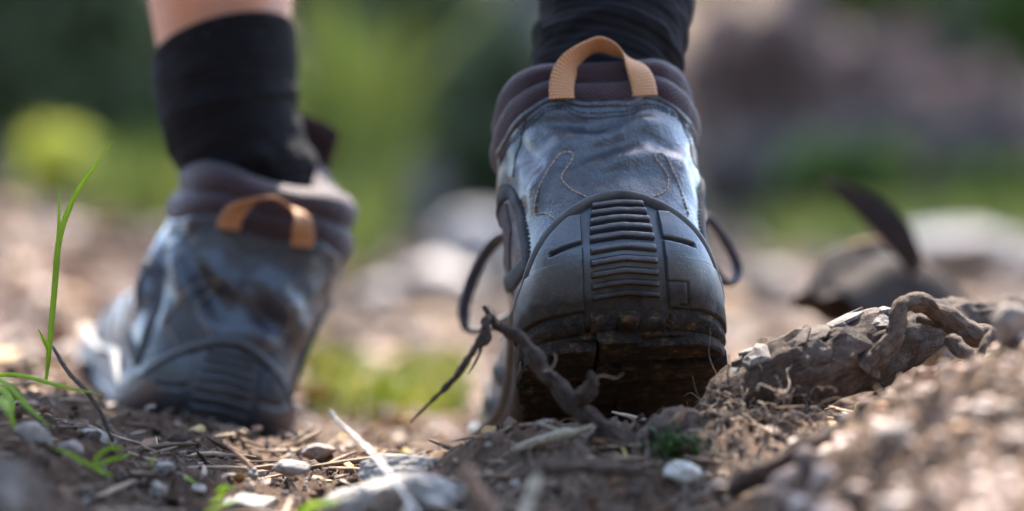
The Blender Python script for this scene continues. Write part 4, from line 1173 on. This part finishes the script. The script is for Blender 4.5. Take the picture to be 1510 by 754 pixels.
twig('fuzzy_twig', 'brown fuzzy twig lying level below the sole', [(765, 704, 1.08), (790, 695, 1.08), (830, 690, 1.08), (885, 691, 1.08), (930, 692, 1.08), (955, 698, 1.08)], [.0012, .0019, .0021, .0021, .0019, .001], 'twig', 'twig', 12, .5)
twig('orange_twig', 'short orange-brown stick standing blurred beside the flat stone', [(684, 688, 1.03), (692, 705, 1.028), (705, 726, 1.026), (722, 750, 1.024), (738, 778, 1.02)], [.002, .0026, .0024, .0026, .0024], 'orange_twig', 'stick', 10, .25)
twig('broken_stalk', 'blurred grey-green stalk end sticking up below the fuzzy twig', [(792, 704, 1.02), (784, 725, 1.015), (776, 750, 1.01), (770, 780, 1.0)], [.0016, .0019, .0019, .0018], 'straw', 'stalk', 10, .2)
twig('gnarled_rootstock', 'knotty brown rootstock at the foot of the raised boot, tipped by a spike', [(930, 668, 1.155), (965, 652, 1.16), (1000, 646, 1.162), (1035, 648, 1.165), (1062, 640, 1.17), (1080, 628, 1.175)], [.004, .0065, .0085, .0095, .009, .006], 'twig', 'root', 22, .45,
     [([(996, 640, 1.158), (1000, 622, 1.156), (1006, 608, 1.155), (1004, 598, 1.155)], [.0028, .0022, .0014, .0004], 'orange_twig', 'spike'),
      ([(950, 650, 1.155), (975, 640, 1.152), (1005, 634, 1.152)], [.003, .0036, .003], 'dark_twig', 'side_root'),
      ([(1040, 610, 1.16), (1072, 622, 1.155), (1082, 650, 1.152), (1070, 678, 1.15)], [.0012, .0018, .0018, .001], 'dark_twig', 'side_root'),
      ([(1020, 690, 1.14), (1050, 682, 1.142), (1075, 668, 1.145)], [.001, .0016, .001], 'twig', 'side_root')])
twig('buried_stick', 'pale blurred stick at the lower left edge beside the big stone', [(36, 690, .93), (48, 715, .92), (60, 745, .91), (70, 790, .90)], [.002, .0032, .0032, .003], 'twig', 'stick', 10, .2)
twig('dark_stalk', 'bent thin dark stalk in front of the planted boot', [(78, 512, 1.22), (100, 548, 1.2), (128, 578, 1.18), (150, 612, 1.17), (165, 650, 1.16)], [.0006, .0009, .001, .001, .0008], 'dark_twig', 'stalk', 8, .2)
twig('red_twig', 'short reddish twig lying on bare soil below the planted boot', [(338, 658, 1.17), (352, 672, 1.165), (372, 690, 1.16)], [.0006, .0011, .0008], 'orange_twig', 'twig', 8, .2)

# ---------------------------------------------------------------- stones one can point at
def stone(label, px, py, d, hw, hh, hd, matn, seed, sub=4, cuts=9, tilt=0.0, sink=0.0, name='stone', group=None, rough=.05):
    # the distance nearest to d at which the stone really rests on the ground
    dd = np.linspace(d - .2, d + .5 * d, 700); ss = TANH * dd / 755
    gap = np.abs(H((px - 755) * ss, CAM[1] + dd) - (CAM[2] - (py - 377) * ss - .45 * hh * ss))
    cost = gap / ss + (400 if d < 1.3 else 40) * np.abs(dd - d); d = float(dd[np.argmin(cost)])
    c = W(px, py, d); s = TANH * d / 755
    v, f = stone_mesh((hw * s, hd * s, hh * s), seed, sub, cuts, rough)
    o = mk(name, v, f, MATS[matn])
    o.location = c; o.rotation_euler = (g.uniform(-.1, .1), R(tilt), g.uniform(-.3, .3))
    return tag(o, label, 'stone', group)
stone('flat grey stone under the white stem at the bottom edge', 555, 746, 1.10, 118, 52, 60, 'grey_stone', 4, 5, 8, -6)
stone('grey slab edge sticking out behind the flat stone', 598, 690, 1.165, 82, 22, 50, 'grey_stone', 15, 5, 10, -4)
stone('small grey stone at the bottom edge left of the flat stone', 366, 744, 1.13, 52, 20, 40, 'grey_stone', 6, 4, 10, 2)
stone('chalk-white pebble below the rootstock', 1006, 697, 1.115, 28, 17, 22, 'white_stone', 7, 4, 5, 4)
stone('brown block of stone at the left edge below the grass', 48, 648, 1.17, 32, 26, 30, 'brown_stone', 8, 4, 10, 8)
stone('tilted grey stone beside the brown block', 140, 645, 1.17, 24, 13, 20, 'grey_stone', 9, 4, 10, 14)
stone('rounded brown stone between the block and the sprout', 100, 668, 1.15, 24, 20, 22, 'brown_stone', 10, 4, 7, 0)
stone('large pale blurred stone in the lower left corner', 0, 735, .90, 46, 68, 50, 'brown_stone', 11, 4, 7, 10)
stone('grey knob of stone at the right edge above the gravel', 1492, 482, 1.17, 34, 34, 30, 'brown_stone', 12, 4, 7, 0)
stone('pale wedge of stone under the kinked branch', 1385, 520, 1.21, 36, 18, 26, 'pale_rock', 13, 4, 9, -10)
stone('small white stone on the bank beside the branch end', 1415, 530, 1.20, 15, 9, 12, 'white_stone', 14, 3, 6, 0)
stone('round brown stone in the hollow below the white pebble', 1060, 722, 1.09, 20, 17, 18, 'brown_stone', 16, 4, 6, 0)
stone('tan pebble beside the white pebble', 1042, 705, 1.10, 14, 10, 12, 'brown_stone', 17, 3, 6, 0)
stone('grey pebble in the shade under the root', 1248, 618, 1.13, 11, 9, 10, 'grey_stone', 18, 3, 6, 0)
stone('low grey stone half sunk in soil before the planted heel', 425, 690, 1.17, 34, 13, 24, 'grey_stone', 19, 4, 10, 3)
stone('brown lump of stone right of the planted heel', 470, 668, 1.22, 26, 14, 22, 'brown_stone', 20, 4, 8, 0)
stone('small grey stone amid soil under the planted boot', 240, 690, 1.14, 20, 11, 16, 'grey_stone', 22, 4, 8, -6)
stone('light grey pebble near the small bottom-edge stone', 292, 722, 1.12, 15, 9, 12, 'pale_rock', 23, 3, 7, 0)
stone('large pale blurred rock lying between the two boots', 640, 415, 2.35, 62, 44, 60, 'pale_rock', 24, 4, 8, 5, name='rock')
stone('low pale rock left of the large one between the boots', 570, 440, 2.15, 40, 26, 40, 'pale_rock', 25, 4, 8, 0, name='rock')
stone('humped pale rock showing just left of the raised boot', 705, 365, 2.7, 62, 52, 60, 'pale_rock', 26, 4, 7, 0, name='rock')
stone('broad pale rock slab behind the curled leaf', 1410, 372, 2.6, 120, 42, 90, 'pale_rock', 27, 4, 8, 3, name='rock')
stone('mauve-grey rock behind the right-hand lace loop', 1120, 420, 2.1, 60, 40, 60, 'brown_stone', 28, 4, 8, 0, name='rock')
stone('pale rock at the right edge beyond the slab', 1540, 400, 2.3, 70, 34, 60, 'pale_rock', 29, 4, 8, 0, name='rock')
stone('greyish boulder far behind the gap between the legs', 600, 285, 5.6, 60, 50, 60, 'brown_stone', 30, 4, 7, 0, name='boulder')
stone('brownish boulder far off beside the raised boot collar', 1075, 235, 5.4, 40, 38, 50, 'brown_stone', 33, 4, 7, 0, name='boulder')
# bigger pebbles on the mound, hardly told apart
for i in range(34):
    x = g.uniform(.07, .2); y = g.uniform(-.46, -.14)
    if float(mound(np.array(x), np.array(y))) < .5: continue
    r_ = g.uniform(.003, .0068)
    v, f = stone_mesh((r_, r_ * g.uniform(.7, 1.1), r_ * g.uniform(.5, .8)), 100 + i, 3, 5, .04)
    o = mk('pebble', v, f, MATS['pale_rock' if i % 4 else 'brown_stone']); o.location = (x, y, float(H(x, y)) + r_ * .25); o.rotation_euler = (0, 0, g.uniform(0, 6))
    tag(o, 'blurred pale pebble among the gravel of the near mound', 'pebble', 'pebbles on the near gravel mound')

# ---------------------------------------------------------------- grass
def blade(P, w, n=22):
    """a grass blade: folded strip with a keel, given thickness"""
    C = catmull(np.array(P), n); T = np.gradient(C, axis=0); T /= np.linalg.norm(T, axis=1, keepdims=True)
    v_ = np.array([.25, -1.0, .15]); S_ = np.cross(T, v_); S_ /= np.linalg.norm(S_, axis=1, keepdims=True); Nn = np.cross(S_, T)
    t = np.linspace(0, 1, n); ww = w * (np.sin(np.clip(t * 1.15 + .25, 0, 1) * math.pi * .5) * (1 - t ** 2.2) + .02)
    cols = []
    for u, h in ((-1, .35), (0, 0.0), (1, .35), (1, .47), (0, .16), (-1, .47)):
        cols.append(C + S_ * (u * ww)[:, None] + Nn * (h * ww)[:, None])
    return np.stack(cols, 1).reshape(-1, 3), grid_faces(n, 6, cv=True)
def tuft(label, blades, name='grass_tuft', matn='grass_green', cat='grass', group=None):
    o = np.array(W(*blades[0][0][0])); e = empty(name, Matrix.Translation(Vector(o))); tag(e, label, cat, group)
    for pts, w in blades:
        v, f = blade(np.array([W(*q) for q in pts]) - o, w); mk('blade', v, f, MATS[matn], e)
    return e
tuft('tall bright green grass shoot at the left with a forked tip', [([(68, 560, 1.215), (72, 520, 1.215), (80, 430, 1.215), (88, 350, 1.215), (110, 290, 1.213), (140, 245, 1.21), (168, 207, 1.208)], .0017),
     ([(69, 555, 1.216), (76, 470, 1.217), (84, 380, 1.217), (87, 320, 1.218), (87, 262, 1.219)], .0013), ([(70, 545, 1.214), (72, 518, 1.21), (64, 500, 1.205), (56, 484, 1.2)], .0013)], 'grass_shoot')
tuft('green blades of grass arching in from the left edge', [([(-40, 560, 1.2), (20, 553, 1.19), (90, 570, 1.18), (160, 584, 1.17)], .0012), ([(-40, 540, 1.17), (10, 568, 1.15), (40, 600, 1.14), (75, 630, 1.13)], .0017),
     ([(-30, 600, 1.14), (0, 592, 1.13), (14, 610, 1.12), (22, 634, 1.12)], .0024), ([(-40, 585, 1.2), (0, 575, 1.19), (18, 600, 1.18), (10, 628, 1.18)], .002)])
tuft('tiny green sprout on bare soil at the lower left', [([(138, 690, 1.12), (142, 676, 1.118), (156, 664, 1.115), (178, 660, 1.11), (172, 668, 1.108)], .0009), ([(138, 690, 1.12), (155, 682, 1.117), (180, 674, 1.112), (196, 672, 1.11)], .0009),
     ([(138, 690, 1.12), (120, 680, 1.117), (98, 668, 1.115), (74, 660, 1.112)], .001), ([(138, 690, 1.12), (150, 696, 1.115), (168, 704, 1.11)], .0012)], 'grass_sprout')
tuft('thin green sprout beside the small bottom-edge stone', [([(318, 725, 1.115), (330, 718, 1.11), (350, 722, 1.105)], .0007), ([(310, 742, 1.11), (325, 732, 1.105), (336, 716, 1.1)], .0007), ([(300, 755, 1.1), (330, 745, 1.098), (352, 738, 1.095)], .0007)], 'grass_sprout')
tuft('green blades poking up at the bottom edge before the flat stone', [([(430, 765, 1.06), (455, 750, 1.055), (485, 742, 1.05), (505, 738, 1.05)], .0013), ([(440, 768, 1.06), (450, 750, 1.058), (470, 738, 1.055)], .0011)], 'grass_sprout')
tuft('small green sprig before the planted heel', [([(222, 690, 1.15), (225, 680, 1.148), (228, 668, 1.146)], .0006), ([(270, 702, 1.14), (280, 708, 1.135), (292, 716, 1.13)], .0008)], 'grass_sprout')
g = np.random.default_rng(77)
# blurred grass behind: masses
def grass_mass(label, n, fn, hl, w, matn, name='grass'):
    acc = Acc()
    for _ in range(n):
        x, y = fn(); z = float(H(x, y)); h = hl * g.uniform(.5, 1.3); a = g.uniform(0, 6.28); ln = g.uniform(.1, .6) * h
        b0 = np.array([x, y, z]); acc.add(blade([b0, b0 + [ln * .3 * math.cos(a), ln * .3 * math.sin(a), h * .6], b0 + [ln * math.cos(a), ln * math.sin(a), h]], w * g.uniform(.7, 1.4), 6))
    return tag(acc.build(name, MATS[matn]), label, 'grass', kind='stuff')
def at_px(px0, px1, y0, y1):
    def fn():
        y = g.uniform(y0, y1); px = g.uniform(px0, px1); return (px - 755) / 755 * TANH * (y + 1.2), y
    return fn
grass_mass('sunlit yellow-green grass blurred between the two boots', 620, at_px(455, 690, .40, 1.1), .016, .0022, 'grass_far')
grass_mass('low green grass at the top of the path left of centre', 520, at_px(120, 560, 2.2, 3.6), .09, .006, 'grass_far')
grass_mass('green grass along the path edge behind the curled leaf', 420, at_px(1120, 1600, 2.2, 3.8), .05, .005, 'grass_far')
grass_mass('tall yellow-green grass blurred right of the planted leg', 160, at_px(465, 565, 3.0, 3.6), .34, .010, 'grass_far')

# moss in the hollow
acc = Acc()
for _ in range(420):
    c = W(g.normal(1000, 20), g.normal(668, 13), g.uniform(1.13, 1.15)); dd = g.normal(0, 1, 3) + [0, -.4, .8]; dd /= np.linalg.norm(dd)
    acc.add(tube([c, c + dd * .0025, c + dd * .0042], [.0003, .0005, .0001], 4, n=5))
tag(acc.build('moss_tuft', MATS['moss']), 'dark green cushion of moss above the white pebble', 'moss')

# ---------------------------------------------------------------- curled dead leaf, flower
lf = empty('curled_leaf', Matrix.Translation(Vector(W(1310, 470, 1.58)))); tag(lf, 'large dark curled dead leaf with raised stalk on the bank at right', 'leaf')
lo = np.array(lf.matrix_world.translation)
U = np.linspace(0, 1, 40); V = np.linspace(-1, 1, 31)
top = catmull(np.array([W(1196, 418, 1.54), W(1215, 385, 1.55), W(1262, 362, 1.57), W(1318, 362, 1.59), W(1372, 400, 1.59), (W(1420, 440, 1.59)), W(1462, 474, 1.58)]), 40)
rx = np.interp(U, [0, .12, .35, .6, .85, 1], [.020, .028, .033, .028, .014, .002]); rz = np.interp(U, [0, .12, .35, .6, .85, 1], [.013, .026, .041, .037, .013, .001])
Pv = np.zeros((40, 31, 3))
for i in range(40):
    cut = np.where(V > 0, .55 + .45 * smooth(.05, .42, U[i]), 1.0)      # the front edge is torn short near the open end
    q = V * cut
    Pv[i] = top[i] + np.stack([0.15 * rx[i] * q - .35 * rz[i] * np.abs(q) * (1 - U[i]), -1.25 * rx[i] * np.sign(q) * np.abs(q) ** .8, -1.05 * rz[i] * np.abs(q) ** 1.25 + .004 * np.sin(q * 6 + i * .25) * rx[i] / .03], 1)
Pv += (0.0012 * fbm(Pv[..., 0] * 60, Pv[..., 1] * 60, Pv[..., 2] * 60, 3))[..., None]
Pin = Pv.copy(); Pin[..., 2] -= .0009; Pin[..., 0] += .0004
mk('blade', np.concatenate([Pv, Pin[:, ::-1]], 1).reshape(-1, 3) - lo, grid_faces(40, 62, cv=True), MATS['dead_leaf'], lf)
v, f = tube(top[2:-1:4] + [0, 0, .0006] - lo, np.linspace(.0012, .0024, len(top[2:-1:4])), 8, .2, 1, n=40); mk('lit_midrib', v, f, MATS['orange_twig'], lf)  # lighter orange along the ridge imitates its sunlit edge
v, f = blade(np.array([W(1350, 400, 1.565), W(1332, 366, 1.56), W(1308, 335, 1.56), W(1278, 308, 1.565), W(1240, 282, 1.57), W(1205, 264, 1.575)]) - lo, .0115, 30); mk('lobe', v, f, MATS['dead_leaf'], lf)
fl = empty('purple_flower', Matrix.Translation(Vector(W(1522, 322, 1.25)))); tag(fl, 'purple petals just entering at the right edge', 'flower')
fo = np.array(fl.matrix_world.translation)
for i in range(5):
    a = i * 2 * math.pi / 5 + math.pi; dr = np.array([math.cos(a), .25 * math.sin(a * 2), math.sin(a)])
    v, f = blade([fo * 0, dr * .0022 + [0, -.0006, 0], dr * .0042], .0014, 10); mk('petal', v, f, MATS['purple_petal'], fl)
z0 = float(H(fo[0], fo[1])); v, f = tube([[0, 0, 0], [.002, .001, (z0 - fo[2]) * .5], [.001, 0, z0 - fo[2]]], .0006, 6, n=12); mk('stem', v, f, MATS['grass_green'], fl)

# ---------------------------------------------------------------- the wood behind: trees, shrubs, log
def leaves(centres, size, g, flat=.5):
    n = len(centres)
    a = g.normal(size=(n, 3)); a /= np.linalg.norm(a, axis=1, keepdims=True)
    b_ = np.cross(a, g.normal(size=(n, 3))); b_ /= np.linalg.norm(b_, axis=1, keepdims=True); c = np.cross(a, b_)
    s = size * g.uniform(.6, 1.4, n)[:, None]
    V = np.stack([centres - a * s, centres + b_ * s * .45 + c * s * .15, centres + a * s, centres - b_ * s * .45 + c * s * .15], 1)
    F = np.array([(0, 1, 2), (0, 2, 3)])
    return V.reshape(-1, 3), (F[None] + (np.arange(n) * 4)[:, None, None]).reshape(-1, 3)
def clumps(n_cl, per, R3, g, tight=.28):
    c = g.normal(size=(n_cl, 3)); c /= np.linalg.norm(c, axis=1, keepdims=True); c *= (g.uniform(.25, 1, n_cl) ** .5)[:, None]
    p = c[:, None] + g.normal(0, tight, (n_cl, per, 3)) * .6
    return p.reshape(-1, 3) * R3
def tree(label, px, d, rad, matn, leafn, h=5.0, crown=(1.9, 1.7, 1.6), lean=0.0, seed=0, name='tree'):
    g = np.random.default_rng(seed)
    x = (px - 755) / 755 * TANH * d; y = d - 1.2; z = float(H(x, y)) - .1
    e = empty(name, Matrix.Translation((x, y, z))); tag(e, label, 'tree', 'trees in the wood behind')
    P = [np.array([lean * t_ * t_ * h + g.normal(0, .02) * (t_ > 0), g.normal(0, .03) * (t_ > 0), t_ * h]) for t_ in (0, .08, .25, .5, .8, 1.0)]
    v, f = tube(P, [rad * 1.6, rad * 1.1, rad, rad * .8, rad * .5, rad * .15], 18, .18, seed, n=60); mk('trunk', v, f, MATS[matn], e)
    top = np.array([lean * h * .6, 0, h * .78])
    for i in range(7):
        a = i * 2.4 + g.uniform(-.3, .3); st = P[3] + (P[4] - P[3]) * g.uniform(-.3, 1); en = top + np.array([math.cos(a) * crown[0] * .75, math.sin(a) * crown[1] * .75, g.uniform(-.3, .5) * crown[2]])
        v, f = tube([st, (st + en) / 2 + [0, 0, -.1], en], [rad * .4, rad * .25, rad * .06], 7, .2, i, n=16); mk('limb', v, f, MATS[matn], e)
    c = clumps(60, 20, np.array(crown), g) + top
    v, f = leaves(c, .085, g); mk('crown', v, f, MATS[leafn], e)
tree('tree with thick dark trunk at the upper right', 1425, 8.2, .13, 'tree_bark', 'green_leaves', 5.2, seed=1)
tree('brown-trunked tree behind the gap between the two legs', 655, 9.4, .10, 'tree_bark', 'dark_leaves', 5.6, seed=2)
tree('slim dark tree beyond the rusty bush right of the raised boot', 1178, 7.4, .065, 'tree_bark', 'green_leaves', 4.8, seed=3, lean=.03)
tree('dark tree at the left edge of the wood', 28, 8.8, .13, 'tree_bark', 'dark_leaves', 5.4, seed=4)
tree('grey-barked tree just right of the bare calf', 528, 10.5, .12, 'grey_bark', 'dark_leaves', 5.8, seed=5)
tree('slim grey tree hidden mostly behind the black sock of the raised leg', 800, 8.0, .06, 'grey_bark', 'green_leaves', 5.0, seed=6)
tree('far grey tree between the dark trunk and the right edge', 1560, 10.5, .11, 'grey_bark', 'dark_leaves', 5.5, seed=7)
tree('slender tree left of the bare calf', 178, 10.0, .06, 'tree_bark', 'dark_leaves', 5.2, seed=8)
def shrub(label, px, py, d, rx, rz, leafn, size, n_cl=40, per=36, seed=0, stems=5, cat='shrub', name='shrub'):
    """px, py: middle of the shrub; rx, rz: half width and half height in photograph pixels at that distance"""
    g = np.random.default_rng(seed + 50)
    c = W(px, py, d); s = TANH * d / 755; zb = float(H(c[0], c[1]))
    e = empty(name, Matrix.Translation((c[0], c[1], zb))); tag(e, label, cat, 'shrubs of the undergrowth')
    R3 = np.array([rx * s, rx * s * .8, rz * s]); cc = np.array([0, 0, c[2] - zb])
    for i in range(stems):
        en = cc + g.normal(0, .4, 3) * R3
        v, f = tube([[g.normal(0, .02), g.normal(0, .02), -.05], en * [.4, .4, .55], en], [.012, .009, .003], 6, .2, i, n=14); mk('stem', v, f, MATS['tree_bark'], e)
    p = clumps(n_cl, per, R3, g) + cc
    v, f = leaves(p, size, g); mk('foliage', v, f, MATS[leafn], e)
shrub('dark green shrub at the upper left', 60, 60, 6.4, 150, 150, 'dark_leaves', .05, 60, 40, 1)
shrub('green shrub left of the bare calf', 190, 130, 7.2, 120, 170, 'green_leaves', .05, 50, 40, 2)
shrub('bright yellow-green leafy sprig glowing at the left behind the grass shoot', 84, 238, 4.0, 36, 40, 'yellow_leaves', .030, 14, 18, 3, 3)
shrub('low green shrub behind the planted boot', 205, 262, 5.0, 70, 45, 'green_leaves', .035, 26, 34, 4)
shrub('green shrub right of the black sock of the planted leg', 505, 190, 6.2, 60, 130, 'green_leaves', .05, 40, 36, 5)
shrub('shady dark shrub behind the gap between the legs', 610, 110, 7.6, 120, 160, 'dark_leaves', .055, 60, 40, 6)
shrub('dull green shrub left of the raised boot collar', 735, 170, 7.0, 80, 130, 'dark_leaves', .05, 46, 36, 7)
shrub('rusty brown dead bush right of the raised boot', 1120, 130, 6.0, 100, 110, 'brown_leaves', .05, 60, 40, 8)
shrub('mauve-brown dead bush below the slim dark tree', 1270, 170, 6.6, 110, 110, 'brown_leaves', .055, 60, 40, 9)
shrub('brown bracken clump at the right under the thick trunk', 1430, 215, 6.0, 110, 80, 'brown_leaves', .05, 50, 40, 10)
shrub('bright green foliage hanging at the top right of centre', 1290, -12, 7.4, 75, 48, 'green_leaves', .05, 30, 36, 11)
shrub('green shrub in the top right corner', 1510, 30, 7.0, 60, 70, 'green_leaves', .05, 30, 36, 12)
shrub('low green shrub behind the stalk of the curled leaf', 1255, 255, 5.2, 90, 40, 'green_leaves', .035, 30, 36, 13)
shrub('small green shrub behind the grey knob of stone', 1470, 285, 5.0, 70, 28, 'green_leaves', .035, 24, 36, 14)
shrub('deep green thicket far behind between the legs and the left trees', 400, 80, 9.5, 130, 190, 'dark_leaves', .07, 60, 40, 15)
shrub('tall dark thicket filling the far right', 1370, 60, 10.0, 190, 170, 'dark_leaves', .07, 70, 40, 16)
shrub('tall dark thicket filling the far middle', 900, 50, 10.5, 190, 190, 'dark_leaves', .07, 70, 40, 17)
shrub('tall dark thicket filling the far left', 40, 20, 10.5, 190, 190, 'dark_leaves', .07, 70, 40, 18)
lg = empty('fallen_log', Matrix.Translation(Vector(W(1200, 235, 5.7)))); tag(lg, 'brown fallen log on the slope below the rusty bushes', 'log'); lgo = np.array(lg.matrix_world.translation)
v, f = tube(np.array([W(1040, 262, 5.6), W(1130, 250, 5.65), W(1230, 240, 5.7), W(1350, 226, 5.8), W(1480, 215, 5.9)]) - lgo, [.07, .075, .08, .08, .07], 20, .2, 6, n=60); mk('stem', v, f, MATS['tree_bark'], lg)
v, f = tube(np.array([W(1290, 235, 5.7), W(1310, 190, 5.6), W(1345, 140, 5.6)]) - lgo, [.03, .022, .006], 10, .2, 3, n=20); mk('branch', v, f, MATS['tree_bark'], lg)

# unseen trees added behind and beside the camera to block low sky light
def blocker_tree(label, x, y, h, crown, seed, lift=.52, per=46, size=.11, shift=(0, 0)):
    d = y + 1.2
    g = np.random.default_rng(seed); z = float(H(x, y)) - .1
    e = empty('tree', Matrix.Translation((x, y, z))); tag(e, label, 'tree', 'unseen trees added to block sky light')
    v, f = tube([(0, 0, 0), (.02, 0, .3 * h), (0, .03, .6 * h), (0, 0, h)], [.14, .1, .07, .01], 12, .18, seed, n=30); mk('trunk', v, f, MATS['tree_bark'], e)
    c = clumps(70, per, np.array(crown), g) + [shift[0], shift[1], h * lift]
    v, f = leaves(c, size, g); mk('crown', v, f, MATS['dark_leaves'], e)
for i, (ang, r_, h_) in enumerate(((112, 4.4, 3.6), (138, 5.0, 3.0), (163, 4.8, 2.9), (186, 5.0, 2.8), (208, 4.8, 3.0), (232, 4.8, 3.2), (255, 4.4, 3.8), (280, 5.0, 3.8))):
    a = R(ang)
    blocker_tree(('%s unseen leafy tree added to block low sky %s' % (('tall', 'stout', 'low', 'lowest', 'small', 'broad', 'high', 'tallest')[i], ('to the right', 'behind on the right', 'behind the viewer, right of centre', 'straight behind the viewer', 'behind the viewer, left of centre', 'behind on the left', 'to the left', 'at the far left')[i])), math.sin(a) * r_, -1.0 + math.cos(a) * r_, h_, (1.7, 1.5, .48 * h_), 300 + i)
# two unseen trees added so sparse crowns break up the sky light overhead
blocker_tree('unseen tree added so its thin crown breaks up the sky from the right', 2.3, -.9, 4.4, (2.3, 1.7, .7), 411, .82, 15, .13, (-1.0, 0))
blocker_tree('unseen tree added so its thin crown breaks up the sky from the left', -2.4, -.3, 4.8, (2.3, 1.6, .7), 412, .82, 15, .13, (1.0, -.3))
